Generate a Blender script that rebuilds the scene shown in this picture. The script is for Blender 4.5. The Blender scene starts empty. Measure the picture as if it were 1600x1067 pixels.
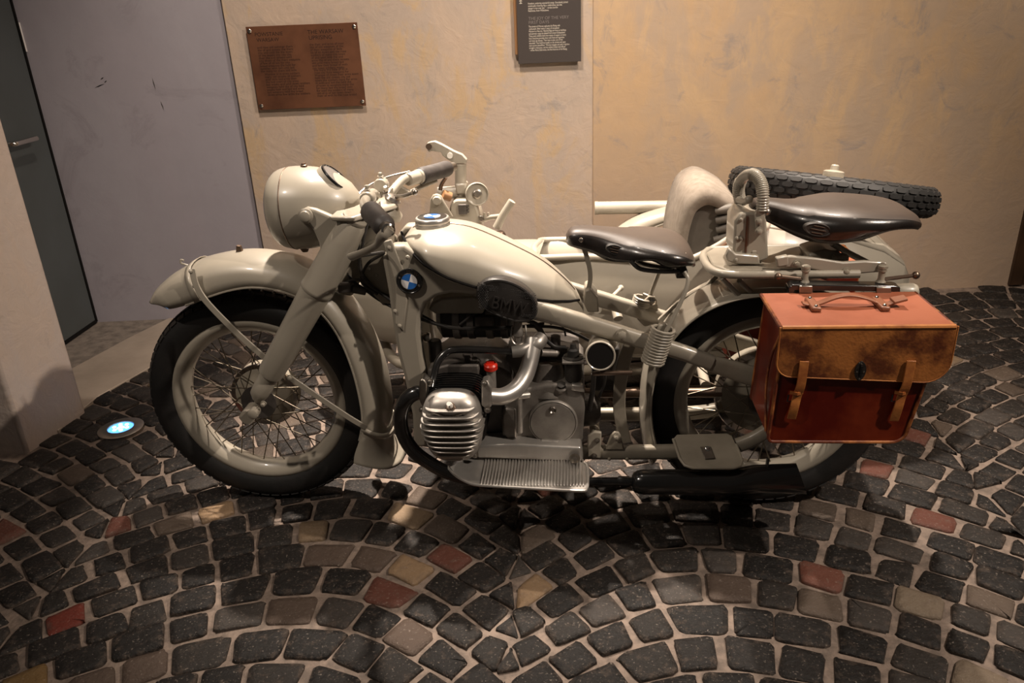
import bpy, bmesh, math, random
from mathutils import Vector, Matrix, noise
R = math.radians; PI = math.pi
random.seed(7)
scene = bpy.context.scene
C = scene.collection

# ------------------------------------------------------------------ camera
F_PX = 1244.0
CAM = Vector((0.9218, -2.0212, 1.3855))
YAW, PITCH, ROLL = -0.08927, 0.41108, 0.04268
_cy, _sy, _cp, _sp = math.cos(YAW), math.sin(YAW), math.cos(PITCH), math.sin(PITCH)
_fw = Vector((_sy*_cp, _cy*_cp, -_sp)); _rt = Vector((_cy, -_sy, 0)); _dn = _fw.cross(_rt)
_cr, _sr = math.cos(ROLL), math.sin(ROLL)
AX_R = _rt*_cr + _dn*_sr; AX_D = -_rt*_sr + _dn*_cr; AX_F = _fw
cam = bpy.data.objects.new('camera', bpy.data.cameras.new('camera')); C.objects.link(cam)
cam.data.sensor_width = 36; cam.data.lens = F_PX/1600*36; cam.data.clip_start = .05
mw = Matrix.Identity(4)
for i, a in enumerate((AX_R, -AX_D, -AX_F)):
    for j in range(3): mw[j][i] = a[j]
mw.translation = CAM; cam.matrix_world = mw
scene.camera = cam

# ------------------------------------------------------------------ light
world = bpy.data.worlds.new('world'); scene.world = world; world.use_nodes = True
world.node_tree.nodes['Background'].inputs[0].default_value = (1, .86, .74, 1)
world.node_tree.nodes['Background'].inputs[1].default_value = .048
scene.view_settings.view_transform = 'Standard'; scene.view_settings.look = 'None'
scene.view_settings.gamma = 1; scene.view_settings.use_curve_mapping = False
scene.view_settings.exposure = 0.0

def spot(name, loc, target, power, angle, blend=.6, size=.05, col=(1, .80, .58)):
    d = bpy.data.lights.new(name, 'SPOT'); d.energy = power; d.spot_size = R(angle); d.spot_blend = blend
    d.shadow_soft_size = size; d.color = col
    o = bpy.data.objects.new(name, d); C.objects.link(o); o.location = loc
    o.rotation_euler = (Vector(target)-Vector(loc)).to_track_quat('-Z', 'Y').to_euler()
    return o
WARM = (1, .86, .73)
spot('ceiling_spot_key', (.35, .95, 3.1), (.55, .40, .2), 1500, 46, 1, .04, WARM)
spot('ceiling_spot_key', (1.55, .92, 3.1), (1.48, .40, .3), 620, 48, 1, .04, WARM)
spot('ceiling_spot_front', (3.3, -1.15, 3.2), (1.2, -.05, .25), 480, 80, .8, .045, WARM)
spot('added_fill_left', (-.9, -1.5, 3.2), (.55, 0, .45), 170, 50, .9, .05, WARM)  # unseen fill added at front left to lighten the frame side plate
spot('ceiling_spot_wall', (.35, .05, 3.5), (.35, 1.55, 1.15), 300, 84, .9, .08, (1, .85, .72))
spot('ceiling_spot_wall', (2.0, .05, 3.5), (2.0, 1.7, 1.15), 300, 84, .9, .08, (1, .83, .67))

# ------------------------------------------------------------------ pixel -> place helpers
def ray(px, py):
    return AX_R*((px-800)/F_PX) + AX_D*((py-533.5)/F_PX) + AX_F
def Wy(px, py, y):                       # point on the upright plane at depth y
    d = ray(px, py); return CAM + d*((y-CAM.y)/d.y)
def Wz(px, py, z=0):                     # point on the level plane at height z
    d = ray(px, py); return CAM + d*((z-CAM.z)/d.z)
def Wx(px, py, x):
    d = ray(px, py); return CAM + d*((x-CAM.x)/d.x)

# ------------------------------------------------------------------ materials
MATS = {}
def nodes(m): return m.node_tree.nodes, m.node_tree.links
def pm(name, col, rough=.5, metal=0, coat=0, col2=None, nscale=6, ndetail=4, lo=.4, hi=.65, bump=0, bscale=40, bdist=.002, rvar=0, spec=.5):
    m = bpy.data.materials.new(name); m.use_nodes = True
    n, l = nodes(m); b = n['Principled BSDF']
    b.inputs['Base Color'].default_value = (*col, 1); b.inputs['Roughness'].default_value = rough
    b.inputs['Metallic'].default_value = metal; b.inputs['Coat Weight'].default_value = coat
    b.inputs['Coat Roughness'].default_value = .08; b.inputs['Specular IOR Level'].default_value = spec
    tc = n.new('ShaderNodeTexCoord')
    if col2:
        t = n.new('ShaderNodeTexNoise'); t.inputs['Scale'].default_value = nscale; t.inputs['Detail'].default_value = ndetail
        t.inputs['Roughness'].default_value = .6
        l.new(tc.outputs['Object'], t.inputs['Vector'])
        r = n.new('ShaderNodeMapRange'); r.inputs[1].default_value = lo; r.inputs[2].default_value = hi
        l.new(t.outputs['Fac'], r.inputs[0])
        x = n.new('ShaderNodeMix'); x.data_type = 'RGBA'
        x.inputs[6].default_value = (*col, 1); x.inputs[7].default_value = (*col2, 1)
        l.new(r.outputs[0], x.inputs[0]); l.new(x.outputs[2], b.inputs['Base Color'])
        if rvar:
            q = n.new('ShaderNodeMapRange'); q.inputs[3].default_value = rough; q.inputs[4].default_value = rough+rvar
            l.new(r.outputs[0], q.inputs[0]); l.new(q.outputs[0], b.inputs['Roughness'])
    if bump:
        t2 = n.new('ShaderNodeTexNoise'); t2.inputs['Scale'].default_value = bscale; t2.inputs['Detail'].default_value = 5
        l.new(tc.outputs['Object'], t2.inputs['Vector'])
        u = n.new('ShaderNodeBump'); u.inputs['Strength'].default_value = bump; u.inputs['Distance'].default_value = bdist
        l.new(t2.outputs['Fac'], u.inputs['Height']); l.new(u.outputs[0], b.inputs['Normal'])
    MATS[name] = m
    return m
pm('paint', (.315, .282, .228), .36, 0, .35, (.265, .238, .192), 5, 5, .35, .75)

pm('paint_dull', (.28, .248, .195), .42, 0, .2, (.20, .175, .135), 9, 5, .4, .7)
pm('rubber', (.007, .0065, .006), .6, 0, 0, (.016, .013, .012), 14, 5, .45, .8, .2, 120)
pm('grip_rubber', (.03, .025, .023), .55, 0, 0, (.05, .042, .038), 30, 4, .4, .7, .2, 200, .001)
pm('black_enamel', (.008, .008, .008), .22, 0, .5, (.014, .012, .011), 8)
pm('black_matt', (.012, .011, .010), .55, 0, 0, (.03, .025, .02), 20)
pm('chrome', (.62, .58, .53), .14, 1)
pm('steel', (.38, .35, .31), .36, 1, 0, (.24, .21, .18), 12, 5, .4, .7, .1, 60)
pm('spoke_steel', (.20, .17, .13), .4, 1)
pm('aluminium', (.46, .43, .39), .42, .75, 0, (.30, .275, .25), 18, 6, .4, .7, .12, 90)
pm('polished_aluminium', (.60, .57, .53), .33, .78, 0, (.46, .43, .40), 10, 5, .4, .7, .05, 60)
pm('cast', (.25, .23, .205), .5, .6, 0, (.14, .12, .105), 14, 6, .4, .7, .25, 120)
pm('cast_dark', (.10, .088, .078), .55, .4, 0, (.05, .042, .038), 14, 6, .4, .7, .25, 120)
pm('brown_steel', (.17, .12, .09), .4, .9)
pm('saddle_leather', (.012, .010, .009), .27, 0, .25, (.03, .022, .018), 9, 5, .45, .75, .12, 160, .001)
pm('saddle_top', (.058, .042, .032), .48, 0, .05, (.038, .027, .021), 6, 5, .4, .7, .12, 200, .001)  # brown of dust and reflected light put into the top's colour
pm('bag_leather', (.075, .0042, .0008), .40, 0, .05, (.17, .021, .0035), 7, 5, .42, .72, .2, 90, .001, .15, .3)
pm('bag_top_lit', (.33, .105, .055), .42, 0, .05, (.24, .066, .028), 8, 5, .4, .7, .2, 110, .001)  # lighter tan: light from overhead put into the lid's colour
pm('bag_strap', (.24, .090, .045), .42, 0, .1, (.16, .055, .022), 14, 5, .4, .7, .2, 140, .001)
pm('bag_edge', (.42, .155, .035), .5, 0, 0, (.24, .07, .016), 22, 6, .4, .65, .3, 160, .001)
pm('knee_rubber', (.026, .023, .021), .34, 0, .1, (.018, .016, .015), 20)
pm('canvas', (.205, .17, .135), .9, 0, 0, (.165, .135, .105), 40, 4, .4, .6, .3, 400, .001)
pm('cushion', (.085, .072, .058), .6, 0, 0, (.06, .05, .04), 10, 4, .4, .7, .1, 90)
pm('white_porcelain', (.75, .72, .66), .3)
pm('emblem_black', (.01, .01, .01), .25, 0, .5)
pm('emblem_blue', (.02, .12, .40), .25, 0, .5)
pm('emblem_white', (.75, .74, .74), .25, 0, .5)
pm('red_paint', (.60, .025, .010), .35, 0, .3)
pm('copper', (.165, .070, .036), .45, .35, 0, (.095, .038, .020), 7, 4, .4, .7, .1, 60)
pm('copper_text', (.022, .010, .006), .6, .3)
pm('panel_grey', (.052, .043, .040), .42)
pm('panel_text', (.60, .55, .47), .6)
pm('panel_heading', (.17, .15, .14), .6)
pm('wood_edge', (.22, .11, .045), .5)
pm('door_grey', (.070, .078, .079), .5, 0, 0, (.058, .064, .063), 3, 4, .4, .7, .05, 50)
pm('seal', (.006, .005, .0045), .85, spec=.15)
pm('concrete', (.33, .27, .215), .55, 0, 0, (.24, .195, .155), 4, 6, .4, .7, .2, 30, .003)
pm('asphalt', (.20, .165, .135), .75, 0, 0, (.11, .09, .075), 22, 6, .4, .65, .6, 45, .006)
pm('dark_wood', (.035, .017, .008), .5, 0, 0, (.06, .03, .014), 6, 5, .4, .7)
pm('glass_dark', (.16, .155, .15), .08, 0, .8)
pm('bag_piping', (.10, .018, .005), .5, 0, 0, (.36, .125, .03), 16, 6, .46, .62, .3, 160, .001)
pm('paper', (.75, .72, .68), .8)
def emit(name, col, st):
    m = bpy.data.materials.new(name); m.use_nodes = True; n, l = nodes(m); b = n['Principled BSDF']
    b.inputs['Base Color'].default_value = (*col, 1); b.inputs['Emission Color'].default_value = (*col, 1)
    b.inputs['Emission Strength'].default_value = st; MATS[name] = m
emit('led_blue', (.10, .36, 1), 2.2); emit('led_white', (.50, .80, 1), 6)

def wall_mat(name, cols, scale=1.1, bump=.35, top=None):
    """layered plaster: broad patches of three tones, trowel relief, scuffs"""
    m = bpy.data.materials.new(name); m.use_nodes = True; n, l = nodes(m); b = n['Principled BSDF']
    b.inputs['Roughness'].default_value = .72
    tc = n.new('ShaderNodeTexCoord')
    def ns(sc, det=6, ro=.6, dist=0, vec=None):
        t = n.new('ShaderNodeTexNoise'); t.inputs['Scale'].default_value = sc; t.inputs['Detail'].default_value = det
        t.inputs['Roughness'].default_value = ro; t.inputs['Distortion'].default_value = dist
        l.new(vec or tc.outputs['Object'], t.inputs['Vector']); return t
    def rng(src, a, z, c=0, d=1):
        r = n.new('ShaderNodeMapRange'); r.inputs[1].default_value = a; r.inputs[2].default_value = z
        r.inputs[3].default_value = c; r.inputs[4].default_value = d; l.new(src, r.inputs[0]); return r.outputs[0]
    def mix(f, a, c):
        x = n.new('ShaderNodeMix'); x.data_type = 'RGBA'; l.new(f, x.inputs[0])
        if isinstance(a, tuple): x.inputs[6].default_value = (*a, 1)
        else: l.new(a, x.inputs[6])
        if isinstance(c, tuple): x.inputs[7].default_value = (*c, 1)
        else: l.new(c, x.inputs[7])
        return x.outputs[2]
    mp = n.new('ShaderNodeMapping'); mp.inputs['Scale'].default_value = (1.6, 1.6, .7); l.new(tc.outputs['Object'], mp.inputs['Vector'])
    a = ns(scale*1.7, 6, .62, .4, mp.outputs[0]); c = ns(scale*3.2, 7, .65, .8, mp.outputs[0]); d = ns(scale*14, 6, .7)
    col = mix(rng(a.outputs['Fac'], .44, .56), cols[0], cols[1])
    col = mix(rng(c.outputs['Fac'], .50, .60, 0, .9), col, cols[2])
    mp2 = n.new('ShaderNodeMapping'); mp2.inputs['Location'].default_value = (3.1, 1.7, 5.3); l.new(tc.outputs['Object'], mp2.inputs['Vector'])
    e = ns(scale*4.5, 8, .72, 1.2, mp2.outputs[0])
    col = mix(rng(e.outputs['Fac'], .57, .68, 0, .75), col, cols[3])
    col = mix(rng(d.outputs['Fac'], .35, .75, 0, .22), col, cols[3])
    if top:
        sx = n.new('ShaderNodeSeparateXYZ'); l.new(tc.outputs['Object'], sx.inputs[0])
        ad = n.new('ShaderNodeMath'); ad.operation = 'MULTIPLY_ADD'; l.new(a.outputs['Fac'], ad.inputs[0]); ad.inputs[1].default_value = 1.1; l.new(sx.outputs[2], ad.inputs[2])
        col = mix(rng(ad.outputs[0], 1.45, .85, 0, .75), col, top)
    l.new(col, b.inputs['Base Color'])
    h1 = ns(scale*9, 8, .6, 1.5); h2 = ns(scale*2.6, 5, .55, .8); h3 = ns(scale*70, 4, .6)
    mm = n.new('ShaderNodeMath'); mm.operation = 'MULTIPLY_ADD'; l.new(h2.outputs['Fac'], mm.inputs[0]); mm.inputs[1].default_value = 1.6; l.new(h1.outputs['Fac'], mm.inputs[2])
    m3 = n.new('ShaderNodeMath'); m3.operation = 'MULTIPLY_ADD'; l.new(h3.outputs['Fac'], m3.inputs[0]); m3.inputs[1].default_value = .12; l.new(mm.outputs[0], m3.inputs[2])
    u = n.new('ShaderNodeBump'); u.inputs['Strength'].default_value = bump; u.inputs['Distance'].default_value = .02
    l.new(m3.outputs[0], u.inputs['Height']); l.new(u.outputs[0], b.inputs['Normal'])
    MATS[name] = m
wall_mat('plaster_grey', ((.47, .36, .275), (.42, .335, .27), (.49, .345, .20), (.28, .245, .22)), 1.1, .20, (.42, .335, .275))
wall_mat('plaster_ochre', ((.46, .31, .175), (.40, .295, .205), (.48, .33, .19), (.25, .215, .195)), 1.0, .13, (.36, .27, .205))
wall_mat('column_plaster', ((.52, .42, .36), (.50, .42, .37), (.52, .42, .35), (.40, .33, .28)), 1.3, .25)
wall_mat('wall_blue', ((.34, .315, .345), (.315, .29, .32), (.33, .30, .33), (.25, .225, .245)), .6, .06)

def stone_mat():
    m = bpy.data.materials.new('stone'); m.use_nodes = True; n, l = nodes(m); b = n['Principled BSDF']
    b.inputs['Specular IOR Level'].default_value = .25
    at = n.new('ShaderNodeAttribute'); at.attribute_name = 'tone'
    tc = n.new('ShaderNodeTexCoord')
    t = n.new('ShaderNodeTexNoise'); t.inputs['Scale'].default_value = 30; t.inputs['Detail'].default_value = 10; t.inputs['Roughness'].default_value = .78
    l.new(tc.outputs['Object'], t.inputs['Vector'])
    r = n.new('ShaderNodeMapRange'); r.inputs[1].default_value = .54; r.inputs[2].default_value = .66; r.inputs[4].default_value = .48
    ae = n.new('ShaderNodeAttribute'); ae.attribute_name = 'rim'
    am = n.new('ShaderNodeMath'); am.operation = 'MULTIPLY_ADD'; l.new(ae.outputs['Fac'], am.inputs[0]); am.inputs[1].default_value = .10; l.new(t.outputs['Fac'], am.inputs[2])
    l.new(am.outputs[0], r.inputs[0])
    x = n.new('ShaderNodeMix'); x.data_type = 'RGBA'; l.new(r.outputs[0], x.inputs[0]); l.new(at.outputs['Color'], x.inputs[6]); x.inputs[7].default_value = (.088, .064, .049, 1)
    t3 = n.new('ShaderNodeTexNoise'); t3.inputs['Scale'].default_value = 160; t3.inputs['Detail'].default_value = 3
    l.new(tc.outputs['Object'], t3.inputs['Vector'])
    r3 = n.new('ShaderNodeMapRange'); r3.inputs[1].default_value = .62; r3.inputs[2].default_value = .74; r3.inputs[4].default_value = .4; l.new(t3.outputs['Fac'], r3.inputs[0])
    x3 = n.new('ShaderNodeMix'); x3.data_type = 'RGBA'; l.new(r3.outputs[0], x3.inputs[0]); l.new(x.outputs[2], x3.inputs[6]); x3.inputs[7].default_value = (.30, .25, .21, 1)
    l.new(x3.outputs[2], b.inputs['Base Color'])
    q = n.new('ShaderNodeMapRange'); q.inputs[3].default_value = .36; q.inputs[4].default_value = .85; l.new(t.outputs['Fac'], q.inputs[0]); l.new(q.outputs[0], b.inputs['Roughness'])
    t2 = n.new('ShaderNodeTexNoise'); t2.inputs['Scale'].default_value = 55; t2.inputs['Detail'].default_value = 8; t2.inputs['Roughness'].default_value = .65
    l.new(tc.outputs['Object'], t2.inputs['Vector'])
    u = n.new('ShaderNodeBump'); u.inputs['Strength'].default_value = .75; u.inputs['Distance'].default_value = .008
    l.new(t2.outputs['Fac'], u.inputs['Height']); l.new(u.outputs[0], b.inputs['Normal'])
    MATS['stone'] = m
stone_mat()
pm('mortar', (.175, .130, .102), .8, 0, 0, (.095, .071, .056), 30, 7, .4, .62, .7, 70, .006)

def flap_mat():
    m = pm('bag_flap', (.33, .115, .026), .46, 0, .06, (.085, .020, .005), 13, 9, .42, .60, .45, 150, .002)
flap_mat()

# ------------------------------------------------------------------ mesh helpers
def crom(pts, k=6, closed=False):
    """Catmull-Rom through the points"""
    P = [Vector(p) for p in pts]; n = len(P); out = []
    for i in range(n if closed else n-1):
        p0 = P[(i-1) % n] if closed or i > 0 else P[0]*2-P[1]
        p1 = P[i]; p2 = P[(i+1) % n]
        p3 = P[(i+2) % n] if closed or i+2 < n else P[-1]*2-P[-2]
        for j in range(k):
            t = j/k
            out.append(.5*((2*p1)+(p2-p0)*t+(2*p0-5*p1+4*p2-p3)*t*t+(3*p1-p0-3*p2+p3)*t*t*t))
    if not closed: out.append(P[-1].copy())
    return out
def lerp(a, b, t): return a+(b-a)*t
def resample(vals, n):
    out = []
    for i in range(n):
        u = i/(n-1)*(len(vals)-1); k = min(int(u), len(vals)-2); out.append(lerp(vals[k], vals[k+1], u-k))
    return out

class MB:
    def __init__(s): s.v = []; s.f = []
    def add(s, vs, fs):
        o = len(s.v); s.v += [tuple(v) for v in vs]; s.f += [[i+o for i in f] for f in fs]; return s
    def loft(s, rings, closed=True, cap0=False, cap1=False, loop=False):
        n = len(rings[0]); vs = [p for r in rings for p in r]; fs = []
        m = len(rings)
        for i in range(m if loop else m-1):
            a = i*n; b = ((i+1) % m)*n
            for j in range(n if closed else n-1):
                k = (j+1) % n; fs.append((a+j, a+k, b+k, b+j))
        if cap0: fs.append(tuple(range(n)))
        if cap1: fs.append(tuple(range((m-1)*n, m*n)))
        return s.add(vs, fs)
    def tube(s, pts, r, n=10, closed=False, flat=None):
        P = [Vector(p) for p in pts]; m = len(P)
        rr = resample(list(r), m) if isinstance(r, (list, tuple)) else [r]*m
        T = []
        for i in range(m):
            a = P[(i-1) % m] if closed or i else P[0]; b = P[(i+1) % m] if closed or i < m-1 else P[-1]
            T.append((b-a).normalized())
        up = Vector((0, 0, 1)) if abs(T[0].z) < .9 else Vector((0, 1, 0))
        u = (up-T[0]*up.dot(T[0])).normalized(); rings = []
        for i in range(m):
            u = (u-T[i]*u.dot(T[i])).normalized(); w = T[i].cross(u)
            fy = 1 if flat is None else flat
            rings.append([P[i]+u*math.cos(2*PI*j/n)*rr[i]+w*math.sin(2*PI*j/n)*rr[i]*fy for j in range(n)])
        return s.loft(rings, True, not closed, not closed, closed)
    def lathe(s, prof, o, ax, n=32, loop=False, up=None):
        o = Vector(o); ax = Vector(ax).normalized()
        up = Vector(up) if up else (Vector((0, 0, 1)) if abs(ax.z) < .9 else Vector((1, 0, 0)))
        u = (up-ax*up.dot(ax)).normalized(); w = ax.cross(u)
        rings = [[o+ax*h+(u*math.cos(2*PI*j/n)+w*math.sin(2*PI*j/n))*max(r, 1e-5) for j in range(n)] for r, h in prof]
        return s.loft(rings, True, not loop and prof[0][0] > 1e-4, not loop and prof[-1][0] > 1e-4, loop)
    def cyl(s, a, b, r, n=16, r2=None):
        a = Vector(a); b = Vector(b); L = (b-a).length
        return s.lathe([(r, 0), (r if r2 is None else r2, L)], a, b-a, n)
    def box(s, c, sz, M=None):
        c = Vector(c); vs = []
        for x in (-.5, .5):
            for y in (-.5, .5):
                for z in (-.5, .5):
                    p = Vector((x*sz[0], y*sz[1], z*sz[2])); vs.append(c+(M @ p if M else p))
        return s.add(vs, [(0, 1, 3, 2), (4, 6, 7, 5), (0, 4, 5, 1), (2, 3, 7, 6), (0, 2, 6, 4), (1, 5, 7, 3)])
    def prism(s, poly, ext):
        poly = [Vector(p) for p in poly]; e = Vector(ext); n = len(poly)
        vs = poly+[p+e for p in poly]
        return s.add(vs, [tuple(range(n)), tuple(range(n, 2*n))[::-1]]+[(i, i+n, (i+1) % n+n, (i+1) % n) for i in range(n)])
    def sphere(s, c, r, n=14, sc=(1, 1, 1)):
        c = Vector(c); rings = []
        for i in range(1, n//2):
            a = PI*i/(n//2)
            rings.append([c+Vector((math.sin(a)*math.cos(2*PI*j/n)*r*sc[0], math.sin(a)*math.sin(2*PI*j/n)*r*sc[1], math.cos(a)*r*sc[2])) for j in range(n)])
        return s.loft(rings, True, True, True)
    def bolt(s, p, d, r=.008, h=.008):
        d = Vector(d).normalized(); p = Vector(p)
        s.lathe([(r*1.45, 0), (r*1.45, h*.25)], p, d, 14); return s.lathe([(r, h*.25), (r, h), (r*.7, h*1.15)], p, d, 6)
    def rivet(s, p, d, r=.005):
        return s.lathe([(r, 0), (r*.85, r*.5), (r*.4, r*.8), (0, r*.85)], p, d, 10)
    def coil(s, a, b, r, wire, turns, n=10, k=6):
        a = Vector(a); b = Vector(b); ax = (b-a).normalized(); L = (b-a).length
        up = Vector((0, 1, 0)); u = (up-ax*up.dot(ax)).normalized(); w = ax.cross(u); pts = []
        for i in range(int(turns*n)+1):
            t = i/(turns*n); q = 2*PI*turns*t; pts.append(a+ax*L*t+(u*math.cos(q)+w*math.sin(q))*r)
        return s.tube(pts, wire, k)

def make(mb, name, mat, parent=None, sharp=38, bev=0, seg=2, sub=0, solid=0, recalc=True, kind=None, label=None):
    me = bpy.data.meshes.new(name); me.from_pydata(mb.v, [], mb.f)
    if recalc:
        bm = bmesh.new(); bm.from_mesh(me); bmesh.ops.recalc_face_normals(bm, faces=bm.faces); bm.to_mesh(me); bm.free()
    me.materials.append(MATS[mat]); me.shade_smooth()
    if sharp < 180: me.set_sharp_from_angle(angle=R(sharp))
    o = bpy.data.objects.new(name, me); C.objects.link(o)
    if solid:
        q = o.modifiers.new('thickness', 'SOLIDIFY'); q.thickness = solid; q.offset = 0
    if bev:
        q = o.modifiers.new('bevel', 'BEVEL'); q.width = bev; q.segments = seg; q.limit_method = 'ANGLE'; q.angle_limit = R(40); q.use_clamp_overlap = True
    if sub:
        q = o.modifiers.new('sub', 'SUBSURF'); q.levels = sub; q.render_levels = sub
    if parent is not None: attach(o, parent)
    if kind: o['kind'] = kind
    if label: o['label'] = label
    return o
def attach(o, parent):
    o.parent = parent
    if parent.type == 'EMPTY': o.matrix_parent_inverse = Matrix.Translation(-Vector(parent.location))
def thing(name, loc, label, cat, group=None):
    o = bpy.data.objects.new(name, None); C.objects.link(o); o.location = loc; o.empty_display_size = .1
    o['label'] = label; o['category'] = cat
    if group: o['group'] = group
    return o
def tag(o, label, cat, group=None):
    o['label'] = label; o['category'] = cat
    if group: o['group'] = group
    return o
def plate(pxs, y, t, mb=None):
    """flat plate seen edge-on from the side: pixel outline on plane y, thickness t away from the viewer"""
    mb = mb or MB(); return mb.prism([Wy(a, b, y) for a, b in pxs], (0, t, 0))
def px(lst): return [Wy(*p) for p in lst]

# ------------------------------------------------------------------ the setting
WB, WS = 1.525, .09                                   # back wall line: y = WB + WS*x
WN = Vector((WS, -1, 0)).normalized(); WD = Vector((1, WS, 0)).normalized()
def wall_pt(x, z, off=0): return Vector((x, WB+WS*x, z))+WN*off
def Ww(px_, py_, off=0):
    d = ray(px_, py_); p0 = wall_pt(0, 0, off); return CAM+d*((p0-CAM).dot(WN)/d.dot(WN))
def wall_block(name, x0, x1, z0, z1, mat, off=0, thick=.15, label=None):
    a, b = wall_pt(x0, z0, off), wall_pt(x1, z0, off)
    mb = MB().prism([a, b, b-WN*thick, a-WN*thick], (0, 0, z1-z0))
    o = make(mb, name, mat, None, 30, .004); o['kind'] = 'structure'
    if label: o['label'] = label
    return o
XE, XS, XD = Ww(380, 200).x, Ww(926, 150).x, Ww(1587, 385).x
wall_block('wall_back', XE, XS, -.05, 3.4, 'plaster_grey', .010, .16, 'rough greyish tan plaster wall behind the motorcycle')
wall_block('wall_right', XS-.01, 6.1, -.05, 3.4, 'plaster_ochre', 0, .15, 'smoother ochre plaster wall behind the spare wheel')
wall_block('wall_left', -1.43, XE+.01, -.05, 3.4, 'wall_blue', -.012, .15, 'grey-blue painted wall next to the grey door')
o = make(MB().box((6.1, .2, 1.7), (.12, 4.4, 3.5)), 'wall_end', 'plaster_ochre', None, 30); o['kind'] = 'structure'
o = make(MB().box((-1.50, .75, 1.7), (.12, 1.5, 3.5)), 'wall_side', 'wall_blue', None, 30); o['kind'] = 'structure'
# plastered column at the left edge
o = make(MB().prism([(-.98, .221, -.05), (-.931, .505, -.05), (-1.75, .56, -.05), (-1.75, .19, -.05)], (0, 0, 3.45)), 'wall_column', 'column_plaster', None, 30, .012, 3)
o['kind'] = 'structure'; o['label'] = 'pale plastered pillar beside the floor light'
# grey door with handle
door = make(MB().box((-1.425, .925, 1.06), (.05, .93, 2.08)), 'door_1', 'door_grey', None, 30, .003); door['kind'] = 'structure'; door['label'] = 'dark grey metal door with lever handle'
make(MB().box((-1.425, 1.397, 1.06), (.056, .012, 2.1)), 'door_seal', 'seal', door, 30)
make(MB().box((-1.425, .925, .012), (.056, .94, .014)), 'door_sweep', 'seal', door, 30)
h0 = Wx(57, 216, -1.345); hz = h0.z
h = MB(); h.tube(crom([(-1.345, h0.y, hz), (-1.345, h0.y-.11, hz), (-1.348, h0.y-.135, hz), (-1.365, h0.y-.145, hz), (-1.40, h0.y-.145, hz)], 4), .0105, 12)
h.lathe([(.026, 0), (.026, .008), (.02, .011)], (-1.40, h0.y-.145, hz), (1, 0, 0), 20)
make(h, 'door_handle', 'chrome', door, 40)
st = Wx(37, 58, -1.398)
make(MB().box((-1.398, st.y, st.z), (.004, .02, .115)), 'strike_plate', 'paper', door, 30)
# dark doorway at the right end of the wall
mb = MB(); a = wall_pt(XD, 0, .02)
mb.prism([a, a+WD*.06, a+WD*.06-WN*.05, a-WN*.05], (0, 0, 2.1))
d2 = make(mb, 'door_2', 'dark_wood', None, 30, .004); d2['kind'] = 'structure'; d2['label'] = 'dark brown timber doorway at the end of the ochre wall'
a2 = wall_pt(XD+.06, 0, .008)
for k in range(4):
    q = a2+WD*(.14*k)
    make(MB().prism([q, q+WD*.136, q+WD*.136-WN*.03, q-WN*.03], (0, 0, 2.06)), 'board', 'dark_wood', d2, 30, .003)

# ------------------------------------------------------------------ cobbled floor
floor = make(MB().box((1.9, .1, -.0485), (8.6, 4.6, .08)), 'floor', 'mortar', None, 30)
floor['kind'] = 'structure'; floor['label'] = 'cobbled floor laid in arcs with sandy joints'
SLAB = [(-.95, .36), (-.955, .62), (-.874, .89), (-.72, 1.47), (-1.06, 1.45), (-1.139, 1.2), (-1.21, .9), (-1.36, .36)]
ASPH = [(-1.36, .36), (-1.21, .9), (-1.139, 1.2), (-1.06, 1.45), (-1.42, 1.42), (-1.42, .36)]
make(MB().prism([(x, y, -.02) for x, y in SLAB], (0, 0, .026)), 'concrete_strip', 'concrete', floor, 30, .003)
make(MB().prism([(x, y, -.02) for x, y in ASPH], (0, 0, .022)), 'rough_patch', 'asphalt', floor, 30, .003)
def inside(p, poly):
    r = False; n = len(poly)
    for i in range(n):
        (x1, y1), (x2, y2) = poly[i], poly[(i+1) % n]
        if (y1 > p[1]) != (y2 > p[1]) and p[0] < (x2-x1)*(p[1]-y1)/(y2-y1)+x1: r = not r
    return r
PEAK = [-1.18, .27, 1.22, 2.80, 4.05, 5.2]; VAL = [(-1.9, .33), (-.47, .36), (.76, .28), (2.12, .40), (3.5, .40), (4.6, .40), (5.8, .40)]
def g(x):
    for i, p in enumerate(PEAK):
        (v0, d0), (v1, d1) = VAL[i], VAL[i+1]
        if v0 <= x <= v1:
            return -d0*((p-x)/(p-v0))**1.75 if x < p else -d1*((x-p)/(v1-p))**1.75
    return -.28
def gs(x): return (g(x+.01)-g(x-.01))/.02
def to_px(p):
    d = Vector(p)-CAM; z = d.dot(AX_F); return 800+F_PX*d.dot(AX_R)/z, 533.5+F_PX*d.dot(AX_D)/z, z
rnd = random.Random(11)
stones = []; RH = .108
for r_ in range(-16, 26):
    c = r_*RH-.02; x = -2.1+rnd.uniform(0, .1)
    while x < 5.7:
        b = math.atan(gs(x)); w = rnd.uniform(.088, .132)
        x2 = x+w*math.cos(b)
        for v, _ in VAL:
            if x+.05 < v < x2+.045 and r_ % 3 == 0: x2 = v
        def edge(xx):
            bb = math.atan((g(xx+.07)-g(xx-.07))/.14); p = Vector((xx, c+g(xx), 0)); q = p+Vector((-math.sin(bb), math.cos(bb), 0))*RH*math.cos(bb); return p, q
        p0, q0 = edge(x); p1, q1 = edge(x2)
        stones.append([p0, p1, q1, q0]); x = x2
rocks = []
for qd in stones:
    ctr = sum(qd, Vector())/4
    if ctr.y < -1.5 or ctr.y > WB+WS*ctr.x-.03 or ctr.x < -2.0: continue
    if inside(ctr, SLAB) or inside(ctr, ASPH) or (ctr.x < -.94 and ctr.y > .2): continue
    if (ctr-Vector((-.726, .381, 0))).length < .085: continue
    u, v, z = to_px(ctr); rocks.append((qd, ctr, u, v, z))
inframe = [k for k, r_ in enumerate(rocks) if -20 < r_[2] < 1620 and 560 < r_[3] < 1085]
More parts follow.
